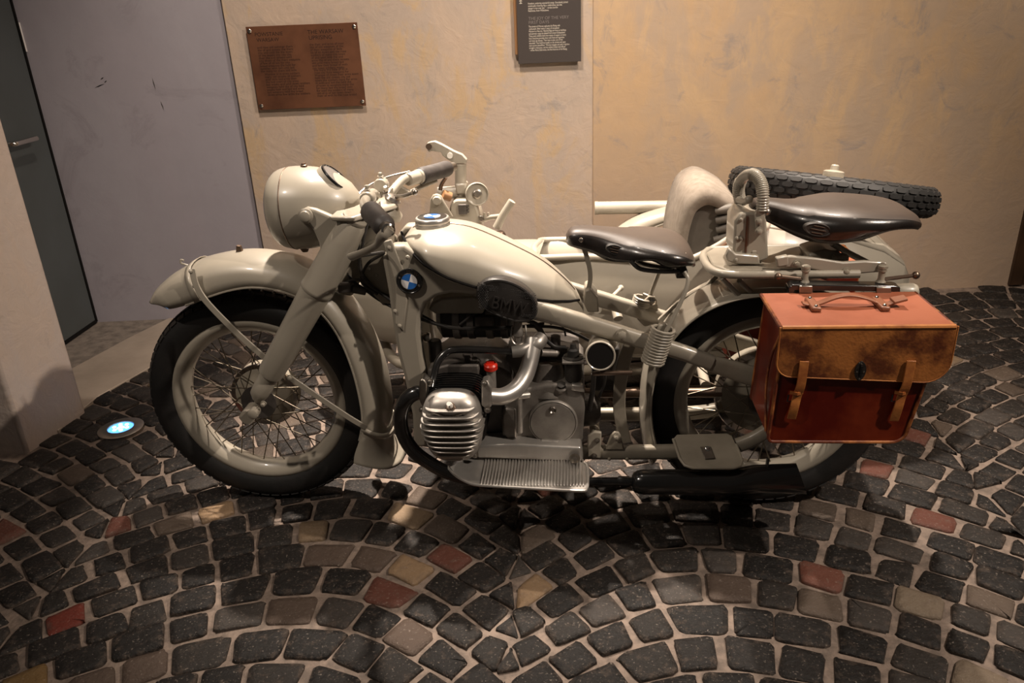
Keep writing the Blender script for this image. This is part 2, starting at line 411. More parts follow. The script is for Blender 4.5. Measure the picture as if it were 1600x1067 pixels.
near = set(sorted(inframe, key=lambda k: rocks[k][4])[:296])
PAL = [((.0085, .0070, .0062), 60), ((.014, .0115, .0098), 20), ((.028, .0235, .0205), 12), ((.06, .044, .033), 5), ((.12, .045, .030), 1), ((.15, .105, .065), 3)]
SPEC = [((.085, .030, .020), [(700, 868), (560, 930), (175, 820), (12, 815), (1455, 822), (1457, 684), (1362, 720)]), ((.11, .02, .012), [(110, 975)]),
        ((.19, .125, .072), [(635, 893), (840, 915), (350, 795)]), ((.15, .115, .082), [(1415, 950), (1500, 1035)]), ((.13, .078, .03), [(75, 1040)]),
        ((.065, .045, .034), [(1105, 900), (640, 1010), (505, 870), (585, 885), (180, 1045), (265, 1020), (495, 935)])]
def rock_tone(r_):
    for colr, ls in SPEC:
        for (a, b) in ls:
            if inside((a, b), [to_px(q)[:2] for q in r_[0]]): return colr
    t = rnd.uniform(0, 99)
    for colr, wgt in PAL:
        if t < wgt: break
        t -= wgt
    f = rnd.uniform(.7, 1.3); return tuple(ch*f for ch in colr)
def rock_geo(qd, ctr):
    """rounded irregular sett: skirt, shoulder, top rim and crown"""
    NP = 16; ring = []
    jo = [q+(ctr-q).normalized()*rnd.uniform(.005, .013) for q in qd]
    jo = [q+Vector((rnd.uniform(-.006, .006), rnd.uniform(-.006, .006), 0)) for q in jo]
    e = rnd.uniform(.16, .30)
    for i in range(NP):
        a = 2*PI*i/NP+PI/NP*rnd.uniform(.7, 1.3)
        s_, c_ = math.sin(a), math.cos(a)
        uu = math.copysign(abs(c_)**e, c_); vv = math.copysign(abs(s_)**e, s_)
        uu, vv = (uu+1)/2, (vv+1)/2
        p = jo[0]*(1-uu)*(1-vv)+jo[1]*uu*(1-vv)+jo[2]*uu*vv+jo[3]*(1-uu)*vv
        ring.append(p+Vector((rnd.uniform(-.0028, .0028), rnd.uniform(-.0028, .0028), 0)))
    cc = sum(ring, Vector())/NP; lift = rnd.uniform(-.0025, .0025); tx, ty = rnd.uniform(-.03, .03), rnd.uniform(-.03, .03)
    def lv(s_, z, jit): return [cc+(p-cc)*s_+Vector((0, 0, z+lift+(p.x-cc.x)*tx+(p.y-cc.y)*ty+rnd.uniform(-jit, jit))) for p in ring]
    R_ = [lv(1.02, -.03, 0), lv(1, -.006, .0012), lv(.955, -.0005, .0010), lv(.6, .0006, .0006)]
    vs = [p for q in R_ for p in q]+[cc+Vector((0, 0, .0008+lift))]
    fs = []
    for i in range(3):
        for j in range(NP): k = (j+1) % NP; fs.append((i*NP+j, i*NP+k, (i+1)*NP+k, (i+1)*NP+j))
    for j in range(NP): fs.append((3*NP+j, 3*NP+(j+1) % NP, 4*NP))
    return vs, fs
NPV = 16*4+1
def rock_obj(name, vs, fs, tones):
    me = bpy.data.meshes.new(name); me.from_pydata([tuple(v) for v in vs], [], fs); me.materials.append(MATS['stone']); me.shade_smooth()
    ca = me.color_attributes.new('tone', 'FLOAT_COLOR', 'POINT')
    ca.data.foreach_set('color', [c_ for t in tones for c_ in (*t, 1)])
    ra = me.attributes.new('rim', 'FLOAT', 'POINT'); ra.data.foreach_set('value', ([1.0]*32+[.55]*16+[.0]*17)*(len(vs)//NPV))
    o = bpy.data.objects.new(name, me); C.objects.link(o); o.parent = floor; return o
bv, bf, bt = [], [], []
for k, r_ in enumerate(rocks):
    vs, fs = rock_geo(r_[0], r_[1]); tone = rock_tone(r_)
    if k in near: rock_obj('cobblestone', vs, fs, [tone]*len(vs))
    else:
        o_ = len(bv); bv += vs; bf += [tuple(i+o_ for i in f) for f in fs]; bt += [tone]*len(vs)
rock_obj('distant_cobblestones', bv, bf, bt)['kind'] = 'stuff'

# scuffs on the blue wall
for (a, b), (c_, d_) in (((148, 137), (163, 131)), ((157, 124), (162, 121)), ((163, 129), (167, 126)), ((238, 122), (243, 140)), ((251, 158), (256, 172))):
    p, q = Ww(a, b, -.0115), Ww(c_, d_, -.0115); s_ = (q-p).cross(WN).normalized()*.0022
    make(MB().prism([p, p.lerp(q, .4)+s_, q, p.lerp(q, .6)-s_], WN*.0006), 'scuff', 'seal' if a < 200 else 'cast_dark', bpy.data.objects['wall_left'], 30)

# recessed light in the floor
fl = thing('floor_light', (-.726, .381, 0), 'round blue recessed LED light set in the cobbles by the pillar', 'light')
make(MB().lathe([(.078, -.03), (.078, .004), (.072, .007), (.045, .008), (.043, .004), (.043, -.03)], (-.726, .381, 0), (0, 0, 1), 40), 'ring', 'steel', fl)
make(MB().lathe([(.043, -.01), (.043, .004), (.03, .0055), (0, .006)], (-.726, .381, 0), (0, 0, 1), 32), 'lens', 'led_blue', fl)
for k in range(9):
    a = 2*PI*k/6; rr = 0 if k == 8 else .022; rr = .024 if k < 6 else (.008 if k < 8 else .008); a = a if k < 6 else 2*PI*k/3
    make(MB().lathe([(.0065, 0), (.0065, .002), (0, .0035)], (-.726+rr*math.cos(a), .381+rr*math.sin(a), .0055), (0, 0, 1), 12), 'diode', 'led_white', fl)

# ------------------------------------------------------------------ text on the wall
WROT = Matrix((WD, Vector((0, 0, 1)), WN)).transposed().to_4x4()
def text_mesh(name, body, size, mat, M, parent, space=1.0, ext=0, align='LEFT', sx=1):
    cu = bpy.data.curves.new(name, 'FONT'); cu.body = body; cu.size = size; cu.space_line = space; cu.extrude = ext; cu.align_x = align
    t = bpy.data.objects.new(name, cu); C.objects.link(t)
    dg = bpy.context.evaluated_depsgraph_get(); me = bpy.data.meshes.new_from_object(t.evaluated_get(dg))
    bpy.data.objects.remove(t); bpy.data.curves.remove(cu)
    me.transform(M @ Matrix.Diagonal((sx, 1, 1, 1))); me.materials.clear(); me.materials.append(MATS[mat])
    o = bpy.data.objects.new(name, me); C.objects.link(o); attach(o, parent); return o
def wall_quad(tl, br, off):
    a, b = Ww(*tl, off), Ww(*br, off); return a, b
# copper plaque
tl = Ww(384, 42, .03); br = Ww(571, 165, .03); x0, x1 = tl.x-.004, br.x; z1, z0 = tl.z, br.z
ctr = wall_pt((x0+x1)/2, (z0+z1)/2)
pq = thing('copper_plaque', ctr, 'brown copper plaque with engraved dark lettering and corner screws', 'plaque')
a, b = wall_pt(x0, z0, .026), wall_pt(x1, z0, .026)
make(MB().prism([a, b, b+WN*.004, a+WN*.004], (0, 0, z1-z0)), 'plate', 'copper', pq, 30, .001)
for u in (.03, .97):
    for v in (.05, .95):
        p = wall_pt(lerp(x0, x1, u), lerp(z0, z1, v), 0)
        make(MB().cyl(p, p+WN*.03, .005, 12).lathe([(.0085, 0), (.0085, .003), (.004, .006), (0, .0065)], p+WN*.03, WN, 16), 'screw', 'chrome', pq)
def wtext(n_, body, x, z, off, size, mat, par, space=1.0, sx=1): 
    return text_mesh(n_, body, size, mat, Matrix.Translation(wall_pt(x, z, off)) @ WROT, par, space, 0, 'LEFT', sx)
wq = x1-x0; hq = z1-z0
wtext('heading', 'POWSTANIE', x0+wq*.07, z1-hq*.115, .0305, .021, 'copper_text', pq)
wtext('heading', 'WARSAW', x0+wq*.08, z1-hq*.18, .0305, .021, 'copper_text', pq)
wtext('heading', 'THE WARSAW', x0+wq*.545, z1-hq*.115, .0305, .023, 'copper_text', pq)
wtext('heading', 'UPRISING', x0+wq*.55, z1-hq*.18, .0305, .023, 'copper_text', pq)
WORDS = 'the city of Warsaw rose in the summer and its soldiers held the streets of the old town for many weeks with few arms and little bread until the last of them laid down their weapons'.split()
def para(n, seed, ln):
    q = random.Random(seed); out = []
    for i in range(n):
        s_ = ''
        while len(s_) < ln-6: s_ += q.choice(WORDS)+' '
        out.append(s_.strip())
    return '\n'.join(out)
for (u, v, n_, ln, sd) in ((.075, .26, 10, 30, 1), (.105, .58, 9, 33, 2), (.55, .25, 10, 31, 3), (.56, .555, 11, 34, 4)):
    wtext('inscription', para(n_, sd, ln), x0+wq*u, z1-hq*v, .0305, .0135, 'copper_text', pq, .78)
# black information panel
tl = Ww(806, 20, .035); br = Ww(907, 96, .035); x0, x1, z0 = tl.x, br.x, br.z; z1 = z0+.56
ip = thing('information_panel', wall_pt((x0+x1)/2, z0), 'black information panel with white print on the plaster wall', 'sign')
a, b = wall_pt(x0, z0, .028), wall_pt(x1, z0, .028)
make(MB().prism([a, b, b+WN*.006, a+WN*.006], (0, 0, z1-z0)), 'sheet', 'panel_grey', ip, 30, .001)
a, b = wall_pt(x0-.012, z0+.038, .008), wall_pt(x1-.02, z0+.038, .008)
make(MB().prism([a, b, b+WN*.02, a+WN*.02], (0, 0, z1-z0-.04)), 'backing_board', 'wood_edge', ip, 30, .001)
wtext('heading', 'THE JOY OF THE VERY\nFIRST DAYS', x0+.048, z0+.172, .0345, .0168, 'panel_heading', ip, .92)
wtext('print', 'The streets of Warsaw welcome the Rising with\n enthusiasm. After nearly 5 years of occupation\nWarsaw is a free city. National flags are hung on buildings\nand patriotic songs are played from street loudspeakers.\nThose early soldiers have won means of support of every\nkind. Everyone provides them with food and cigarettes\nand many eat dinners. Their help to take care of the\nwounded. They build barricades on the streets and open\nnew country postoffices. "Warsaw engages and with a decisive\nstruggle is victorious, and the soldiers make bold efforts"\n - writes Maria Dabrowska, the first historian of the Rising.', x0+.048, z0+.143, .0345, .0105, 'panel_text', ip, .89, .64)
wtext('print', 'freedom, enduring wonderful songs. Everybody joined\ncontinually cheering like a celebration, but the\ndanger is not over yet."  - wrote courier\nNaomena, from Woloslawa.', x0+.048, z0+.232, .0345, .0105, 'panel_text', ip, .89, .72)
text_mesh('print', '. - . - 1944', .018, 'panel_text', Matrix.Translation(wall_pt(x0+.012, z0+.31, .0345)) @ WROT @ Matrix.Rotation(-PI/2, 4, 'Z'), ip)

# ------------------------------------------------------------------ motorcycle
bike = thing('motorcycle', (.72, 0, 0), 'vintage sand-grey motorcycle with black sprung saddles and spoked wheels', 'motorcycle')
V = Vector

def rim_profile(): return [(.2555, -.036), (.2575, -.033), (.2545, -.029), (.240, -.029), (.230, -.016), (.226, 0), (.230, .016), (.240, .029), (.2545, .029), (.2575, .033), (.2555, .036), (.245, .0375), (.236, .034), (.224, .024), (.215, .013), (.2135, 0), (.215, -.013), (.224, -.024), (.236, -.034), (.245, -.0375)]
def tyre_geo(o, ax, blocks=64, bold=False):
    mb = MB()
    prof = [(.248, -.030), (.262, -.041), (.280, -.0475), (.298, -.0475), (.313, -.043), (.322, -.034), (.3265, -.018), (.328, 0), (.3265, .018), (.322, .034), (.313, .043), (.298, .0475), (.280, .0475), (.262, .041), (.248, .030), (.244, 0)]
    mb.lathe(prof, o, ax, 72, True)
    o = V(o); ax = V(ax).normalized(); up = V((0, 0, 1)) if abs(ax.z) < .9 else V((1, 0, 0))
    u = (up-ax*up.dot(ax)).normalized(); w = ax.cross(u)
    rows = [(-.0345, .3185, -32), (-.0135, .3275, -8), (.0135, .3275, 8), (.0345, .3185, 32)]
    if bold: rows = [(-.041, .309, -58), (-.026, .3245, -22), (-.0075, .3285, 0), (.0115, .3280, 6), (.029, .3228, 26), (.042, .3080, 60)]
    for ri, (y, r, tilt) in enumerate(rows):
        for k in range(blocks):
            a = 2*PI*(k+(.5 if ri % 2 else 0))/blocks
            rad = u*math.cos(a)+w*math.sin(a); tan = -u*math.sin(a)+w*math.cos(a)
            t = R(tilt); nn = rad*math.cos(t)+ax*math.sin(t); sd = ax*math.cos(t)-rad*math.sin(t)
            wd = 2*PI*.328/blocks*.80; hh = .007 if bold else .0075; aw = .0155 if bold else .016
            c = o+rad*r+ax*y
            pts = [(-.5, -.32), (-.3, -.5), (.3, -.5), (.5, -.32), (.5, .32), (.3, .5), (-.3, .5), (-.5, .32)] if bold else [(-.5, -.5), (.5, -.5), (.5, .5), (-.5, .5)]
            lo = [c+tan*(p*wd)+sd*(q*aw)-nn*.003 for p, q in pts]; hi = [c+tan*(p*wd*.92)+sd*(q*aw*.92)+nn*hh*.55 for p, q in pts]
            mb.loft([lo, hi], True, False, True)
    return mb
SPOKE = None
def make_spokes(parent, c, ax, n=40, up=V((0, 0, 1)), hub_r=.047, fl=.034):
    global SPOKE
    if SPOKE is None:
        mb = MB(); mb.cyl((0, 0, 0), (1, 0, 0), 1, 7); SPOKE = make(mb, 'spoke', 'spoke_steel').data
        bpy.data.objects.remove([o for o in C.objects if o.name == 'spoke'][0])
    ax = V(ax).normalized(); u = (up-ax*up.dot(ax)).normalized(); w = ax.cross(u); c = V(c)
    for k in range(n):
        side = -1 if k % 2 else 1; a = 2*PI*k/n; lean = R(62) if (k//2) % 2 else -R(62)
        p = c+(u*math.cos(a+lean)+w*math.sin(a+lean))*hub_r+ax*side*fl
        q = c+(u*math.cos(a)+w*math.sin(a))*.220+ax*side*.004
        d = q-p; L = d.length; X = d.normalized(); Y = X.cross(V((0.3, 1, .2))).normalized(); Z = X.cross(Y)
        M = Matrix((X, Y, Z)).transposed().to_4x4(); M.translation = p
        o = bpy.data.objects.new('spoke', SPOKE); C.objects.link(o); o.parent = parent
        o.matrix_basis = M @ Matrix.Diagonal((L, .0017, .0017, 1))
def wheel_at(cx, cy, drum, parent, label, spokes=40):
    c = V((cx, cy, .33)); Y = V((0, 1, 0))
    rim = make(MB().lathe(rim_profile(), c, Y, 72, True), 'wheel', 'paint', parent, 50, label=label)
    make(tyre_geo(c, Y), 'tyre', 'rubber', rim, 40)
    make_spokes(rim, c, Y, spokes)
    hb = MB().lathe([(.052, -.038), (.052, -.034), (.03, -.030), (.026, 0), (.03, .008), (.052, .010)], c, Y, 32)
    make(hb, 'hub', 'cast_dark', rim)
    d = MB().lathe([(.03, -.004), (drum*.80, .002), (drum*.88, .008), (drum, .010), (drum, .014), (drum*.985, .05), (drum*.9, .056), (.04, .058)], c, Y, 48)
    make(d, 'brake_drum', 'paint_dull', rim)
    make(MB().lathe([(drum*1.005, .008), (drum*1.02, .012), (drum*1.005, .018)], c, Y, 48), 'drum_rim', 'chrome', rim)
    return rim
wheel_at(0, 0, .098, bike, 'front spoked wheel with black tyre')
wheel_at(1.443, 0, .135, bike, 'rear spoked wheel with black tyre')

def guard(crown, edge, w, n=40, k=14, pw=.75, yc=0, wlist=None):
    """mudguard shell from crown and edge lines in the (x,z) plane"""
    cr = resample(crom(crown, 8), n); ed = resample(crom(edge, 8), n); ws = resample(wlist, n) if wlist else [w]*n
    mb = MB(); rings = []
    for i in range(n):
        ring = []
        for j in range(k+1):
            a = -PI/2+PI*j/k; s_, c_ = math.sin(a), math.cos(a)
            t = max(c_, 0)**pw; y = yc+ws[i]*math.copysign(abs(s_)**.85, s_)
            p = ed[i].lerp(cr[i], t); ring.append(V((p.x, y, p.z)))
        rings.append(ring)
    return mb.loft(rings, False)
def pw_(lst, y): return [Wy(a, b, y) for a, b in lst]

# front mudguard
crown = pw_([(240, 466), (252, 446), (278, 424), (312, 407), (350, 397), (390, 393), (432, 397), (472, 408), (512, 434), (548, 472), (577, 516), (597, 563), (608, 612), (611, 652), (610, 678), (616, 698), (632, 714)], 0)
edge = pw_([(243, 481), (262, 484), (290, 477), (325, 464), (362, 453), (398, 449), (440, 455), (478, 471), (508, 496), (532, 532), (550, 576), (561, 618), (566, 652), (564, 677), (560, 693), (556, 706), (556, 717)], -.085)
fg = make(guard(crown, edge, .085, 60, 16, wlist=[.055, .078, .085, .085, .085, .085, .085, .085, .085, .085, .085, .085, .086, .086, .088, .098, .110]), 'front_mudguard', 'paint', bike, 60, solid=.004)
# rolled rim along the near edge and a raised swage line
ed_l = [V((p.x, -.085, p.z)) for p in crom(edge, 6)]
make(MB().tube(ed_l[12:-14], .0035, 6), 'rolled_edge', 'paint', fg)
# stays
st = MB(); a0 = Wy(299, 414, -.082); a1 = Wy(318, 470, -.098); a2 = Wy(417, 562, -.112)
def strap(mb, pts, w, t, up):
    P = [V(p) for p in pts]; rings = []
    for i, p in enumerate(P):
        d = (P[min(i+1, len(P)-1)]-P[max(i-1, 0)]).normalized(); s_ = d.cross(V(up)).normalized(); n_ = s_.cross(d)
        rings.append([p+s_*w/2+n_*t/2, p-s_*w/2+n_*t/2, p-s_*w/2-n_*t/2, p+s_*w/2-n_*t/2])
    return mb.loft(rings, True, True, True)
Yn = (0, -1, 0)
strap(st, crom([Wy(300, 420, -.090), Wy(307, 447, -.099), Wy(325, 474, -.102), Wy(370, 520, -.107), a2], 6), .017, .005, Yn)
make(st, 'mudguard_stay', 'paint', bike, 40, .001)
st = MB(); strap(st, crom([Wy(453, 590, -.115), Wy(500, 622, -.108), Wy(545, 652, -.10), Wy(572, 668, -.092)], 6), .016, .005, Yn)
make(st, 'mudguard_stay', 'paint', bike, 40, .001)
def band(cr_pt, ed_pt, w, width, name, par, tdir):
    mb = MB(); rings = []
    for j in range(17):
        a = -PI/2+PI*j/16; s_, c_ = math.sin(a), math.cos(a); t = max(c_, 0)**.75
        p = V(ed_pt).lerp(V(cr_pt), t); p.y = w*math.copysign(abs(s_)**.85, s_); off = (V(cr_pt)-V(ed_pt)); off.y = 0; off.normalize()
        p = p+off*.004*t+V((0, math.copysign(.004, s_) if abs(s_) > .3 else 0, 0)); d = V(tdir)*width/2
        rings.append([p-d, p+d])
    mb.loft(rings, False); return make(mb, name, 'paint', par, 50, solid=.003)
band(Wy(615, 667, 0), Wy(565, 668, -.086), .088, .018, 'stay_band', fg, (0, 0, 1))
band(Wy(305, 409, 0), Wy(310, 471, -.086), .087, .018, 'stay_band', fg, (.9, 0, .45))
bz = MB()
for p_ in ((298, 424), (304, 447)): bz.rivet(Wy(*p_, -.093), (0, -1, .3), .006)
bz.bolt(Wy(453, 590, -.118), (0, -1, 0), .006, .005)
make(bz, 'rivets', 'paint', fg)
# number plate tabs on the crown
t1 = Wy(373, 391, 0); make(MB().prism([t1+V((-.008, -.003, -.006)), t1+V((.010, -.003, -.006)), t1+V((.006, -.003, .012)), t1+V((-.004, -.003, .014))], (0, .012, 0)), 'tab', 'brown_steel', fg, 30, .001)
t1 = Wy(289, 416, 0); make(MB().tube(crom([t1+V((.014, 0, 0)), t1+V((.002, 0, .005)), t1+V((-.009, 0, .009)), t1+V((-.008, 0, .018)), t1+V((0, 0, .017))], 4), .0028, 8), 'hook', 'paint', fg)

# front fork: two legs
def mirror(p): return V((p.x, -p.y, p.z))
FA = Wy(545, 362, -.105); FB = Wy(408, 610, -.105)
fd = (FB-FA).normalized()
for sgn in (1, -1):
    def S(p): return p if sgn == 1 else mirror(p)
    L = (FB-FA).length
    d_ = S(FB)-S(FA)
    up_ = MB().lathe([(.030, -.03), (.034, -.02), (.040, .03), (.043, L*.30), (.0445, L*.33), (.0445, L*.345), (.042, L*.35)], S(FA), d_, 32)
    leg = make(up_, 'fork_leg', 'paint', bike, 60)
    make(MB().lathe([(.0415, L*.35), (.040, L*.45), (.0375, L*.70), (.0355, L*.86), (.033, L*.885), (.026, L*.895), (.026, L*.94), (.027, L*.945), (.026, L*1.0), (.0245, L*1.03), (.012, L*1.06)], S(FA), d_, 32), 'slider', 'paint', leg, 40)
ax_c = V((0, 0, .33))
lug = MB(); lug.cyl((0, -.075, .33), (0, -.128, .33), .021, 20); lug.lathe([(.0145, 0), (.0145, .022), (.011, .024)], Wy(399, 642, -.128), (0, -1, 0), 18)
lug.cyl(ax_c+V((0, -.04, 0)), FB+fd*.02, .012, 12); lug.bolt(Wy(412, 630, -.13), (0, -1, -.2), .006, .01)
make(lug, 'axle', 'paint', bike)
make(MB().cyl((0, .075, .33), (0, .13, .33), .02, 20), 'axle', 'paint', bike)
# headlamp bracket ears
ear = [(466, 338), (469, 329), (479, 324), (492, 327), (515, 337), (540, 344), (556, 352), (552, 372), (538, 400), (520, 434), (498, 426), (501, 402), (498, 380), (490, 362), (482, 351), (471, 349)]
for sgn in (1, -1):
    mb = MB(); pts = [Wy(a, b, -.112) for a, b in ear]
    if sgn == -1: pts = [V((p.x, .095, p.z)) for p in pts]
    mb.prism(pts, (0, .022, 0)); make(mb, 'lamp_bracket', 'paint', bike, 50, .007, 3)
bz = MB(); bz.lathe([(.019, 0), (.019, .004), (.014, .007), (.013, .010), (.008, .012)], Wy(478, 337, -.114), (0, -1, 0), 24); bz.rivet(Wy(463, 325, -.098), (0, -1, 0), .007)
make(bz, 'lamp_pivot', 'paint', bike)
# headlamp
HC = Wy(441, 326, 0); hd = V((1, 0, .03)).normalized()
hl = make(MB().lathe([(.080, -.018), (.090, -.012), (.098, -.003), (.103, .008), (.1065, .022), (.108, .034), (.1085, .050), (.1075, .075), (.103, .105), (.094, .135), (.080, .163), (.061, .188), (.037, .206), (.012, .214), (0, .215)], HC, hd, 56), 'headlamp', 'paint', bike, 70)
make(MB().lathe([(.1083, .030), (.1092, .0315), (.1083, .033)], HC, hd, 56), 'seam_ring', 'brown_steel', hl)
make(MB().lathe([(.082, -.017), (.075, -.021), (.05, -.027), (.025, -.030), (0, -.031)], HC, hd, 48), 'lens', 'glass_dark', hl)
so = HC+hd*.156+V((0, .0, .072)); sn = V((.72, .06, .69)).normalized()
make(MB().lathe([(.056, -.05), (.050, -.012), (.0485, -.001), (.040, .0)], so, sn, 40), 'speedometer_housing', 'paint', hl, 60)
make(MB().lathe([(.0475, -.004), (.048, .0), (.0470, .004), (.044, .0055), (.042, .002)], so, sn, 40), 'speedometer_ring', 'black_enamel', hl)
make(MB().lathe([(.0435, .001), (.0435, .003), (.02, .0045), (0, .005)], so, sn, 40), 'speedometer_glass', 'glass_dark', hl)
kb = MB(); kp = HC+hd*.075+V((0, 0, .107)); kb.lathe([(.009, 0), (.009, .004), (.006, .006), (.006, .009)], kp, (0, 0, 1), 12)
make(kb, 'lamp_knob', 'brown_steel', hl); kb = MB(); kp = HC+hd*.045+V((0, 0, -.108)); kb.lathe([(.010, 0), (.012, .004), (.008, .012), (0, .013)], kp, (0, 0, -1), 12)
make(kb, 'lamp_knob', 'brown_steel', hl)

# steering head and yokes
HT = V((.425, 0, .88)); HD_ = V((.30, 0, .452)).normalized()
make(MB().cyl(HT-HD_*.26, HT, .032, 24).lathe([(.045, -.008), (.045, .006), (.03, .016), (.02, .03), (.016, .034)], HT, HD_, 28), 'steering_head', 'paint_dull', bike)
yk = MB().prism([V((FA.x-.03, -.135, FA.z+.035)), V((FA.x+.03, -.145, FA.z+.035)), V((HT.x+.035, -.03, HT.z+.01)), V((HT.x+.035, .03, HT.z+.01)), V((FA.x+.03, .145, FA.z+.035)), V((FA.x-.03, .135, FA.z+.035))], (-.006, 0, .012))
make(yk, 'top_yoke', 'paint', bike, 40, .004)
for s_ in (1, -1):
    ft = MB(); p = V((FA.x+.018, FA.y*s_, FA.z+.03)); ft.lathe([(.030, -.006), (.032, -.002), (.032, .006), (.024, .009)], p, -fd if s_ == 1 else mirror(-fd), 28)
    make(ft, 'fork_cap', 'paint', bike)
damp = MB(); damp.lathe([(.02, 0), (.022, .004), (.018, .012), (.008, .016)], HT+HD_*.03, HD_, 20)
damp.tube([HT+HD_*.042, HT+HD_*.044+V((.03, -.02, .004)), HT+HD_*.045+V((.055, -.03, .012))], .005, 8); damp.sphere(HT+HD_*.047+V((.06, -.032, .014)), .009)
make(damp, 'steering_damper_knob', 'steel', bike)
# handlebar
Lg0, Lg1 = Wy(580, 331, -.285), Wy(603, 356, -.42); Rg0, Rg1 = Wy(657, 275, .27), Wy(703, 262, .41)
hb = MB(); hb.tube(crom([Lg1, Lg0, V((.425, -.20, .94)), V((.40, -.10, .93)), V((.395, 0, .925)), Wy(596, 318, .10), Wy(612, 300, .155), Wy(630, 281, .205), Wy(645, 277, .24), Rg0, Rg1], 8), .0125, 14)
hbar = make(hb, 'handlebar', 'paint', bike)
for (p, q) in ((Lg0, Lg1), (Rg0, Rg1)):
    d = (q-p); L = d.length
    make(MB().lathe([(.021, -.004), (.0245, 0), (.025, .01), (.0235, L*.5), (.0245, L*.85), (.022, L-.012), (.0135, L-.004)], p, d, 28), 'grip', 'grip_rubber', hbar)
    make(MB().cyl(q-d.normalized()*.006, q+d.normalized()*.022, .0135, 18), 'bar_end', 'steel', hbar)
# twist sleeve and clamps on the right bar
d = (Rg1-Rg0).normalized()
make(MB().lathe([(.017, 0), (.019, .004), (.019, .045), (.0215, .047), (.0215, .056)], Rg0-d*.062, d, 24), 'throttle_sleeve', 'paint', hbar)
for s_ in (-1, 1):
    cl = MB(); p = V((.40, .075*s_, .93)); cl.lathe([(.017, -.016), (.019, -.011), (.019, .011), (.017, .016)], p, (0, 1, 0), 20); cl.box(p+V((.012, 0, -.035)), (.032, .026, .05)); cl.bolt(p+V((.0, 0, .022)), (0, 0, 1), .006, .01)
    make(cl, 'bar_clamp', 'paint', bike, 40, .002)
# levers
lv = MB(); e = Lg1+(Lg1-Lg0).normalized()*.012
lv.tube(crom([e+V((.008, -.006, .004)), e+V((-.015, -.004, -.018)), Wy(588, 383, -.36), Wy(568, 394, -.32), Wy(548, 402, -.27)], 6), [.012, .0115, .008, .008, .0095, .011], 12, False, .6)
make(lv, 'clutch_lever', 'paint', hbar)
make(MB().lathe([(.006, 0), (.0135, .002), (.015, .010), (.011, .013), (.007, .010)], e, Lg1-Lg0, 20), 'lever_pivot', 'chrome', hbar)
lv = MB(); lv.tube(crom([Wy(682, 282, .35), Wy(660, 291, .30), Wy(640, 302, .25), Wy(628, 303, .22), Wy(617, 296, .20)], 6), [.007, .008, .009, .012, .013], 10, False, .6)
make(lv, 'brake_lever', 'paint', hbar)
pk = MB(); pk.prism(pw_([(613, 292), (620, 284), (626, 292), (634, 297), (640, 300), (636, 307), (626, 306), (618, 301)], .19), (0, .02, 0)); pk.bolt(Wy(617, 290, .185), (0, -1, 0), .006, .01)
make(pk, 'lever_bracket', 'paint', hbar, 40, .003)
pk = MB(); pk.lathe([(.010, 0), (.012, .005), (.012, .02), (.009, .025)], Wy(600, 316, .03), (.4, -.6, .6), 18); pk.bolt(Wy(604, 300, .06), (0, -.5, 1), .007, .016); pk.tube(crom([Wy(578, 321, -.03), Wy(597, 316, .0), Wy(612, 309, .02)], 4), .006, 8)
make(pk, 'control_levers', 'steel', bike)
# cables
cb = MB(); cb.tube(crom([Wy(552, 312, .04), Wy(575, 291, .10), Wy(605, 277, .18), Wy(640, 268, .235)], 8), .0032, 7)
make(cb, 'throttle_cable', 'steel', bike)
cabs = [[(568, 338, -.1), (562, 362, -.08), (560, 395, -.06), (568, 430, -.05), (600, 462, -.06), (660, 498, -.09), (700, 512, -.10)],
        [(575, 345, -.08), (566, 385, -.10), (562, 420, -.10), (580, 448, -.06), (620, 470, -.03), (680, 505, -.05)],
        [(545, 402, -.26), (575, 398, -.2), (600, 395, -.13), (575, 412, -.09), (565, 440, -.07), (590, 460, -.06)],
        [(556, 345, -.05), (548, 400, -.02), (545, 430, -.03), (570, 452, -.05), (610, 466, -.02)],
        [(540, 440, -.03), (565, 438, -.07), (590, 455, -.06), (625, 470, -.03)],
        [(535, 452, -.06), (560, 447, -.05), (595, 470, -.04), (640, 492, -.06), (700, 510, -.09), (770, 512, -.10), (830, 510, -.10), (870, 512, -.10), (900, 522, -.1), (920, 532, -.1)],
        [(700, 512, -.10), (740, 514, -.11), (800, 512, -.11), (850, 505, -.08)], [(718, 508, -.1), (745, 488, -.06), (780, 470, -.02)],
        [(825, 498, -.08), (845, 520, -.1), (862, 540, -.09), (890, 545, -.1)]]
for c_ in cabs: make(MB().tube(crom([Wy(*p) for p in c_], 6), .0042, 7), 'cable', 'black_matt', bike)
lk = MB(); lk.box(Wy(540, 449, -.06), (.035, .03, .022)); lk.cyl(Wy(550, 452, -.06), Wy(572, 456, -.05), .010, 12); make(lk, 'junction_block', 'cast_dark', bike, 30, .003)

# tank
tp = [Wy(a, b, .0) for a, b in [(628, 385), (634, 368), (645, 356), (668, 350), (700, 349), (740, 356), (800, 382), (850, 409), (890, 443), (906, 466), (912, 482)]]
bt = [Wy(a, b, -.10) for a, b in [(622, 374), (650, 397), (700, 423), (750, 440), (800, 454), (840, 467), (880, 478), (905, 484)]]
def zi(pts, x):
    for a, b in zip(pts, pts[1:]):
        if a.x <= x <= b.x: return lerp(a.z, b.z, (x-a.x)/(b.x-a.x+1e-9))
    return pts[0].z if x < pts[0].x else pts[-1].z
tp_s = sorted(crom(tp, 6), key=lambda p: p.x); bt_s = sorted(crom(bt, 6), key=lambda p: p.x)
X0, X1 = .468, .940; rings = []
HW = [(.0, .035), (.03, .072), (.08, .108), (.16, .138), (.28, .150), (.42, .150), (.56, .141), (.70, .120), (.82, .092), (.92, .056), (.975, .028), (1, .010)]
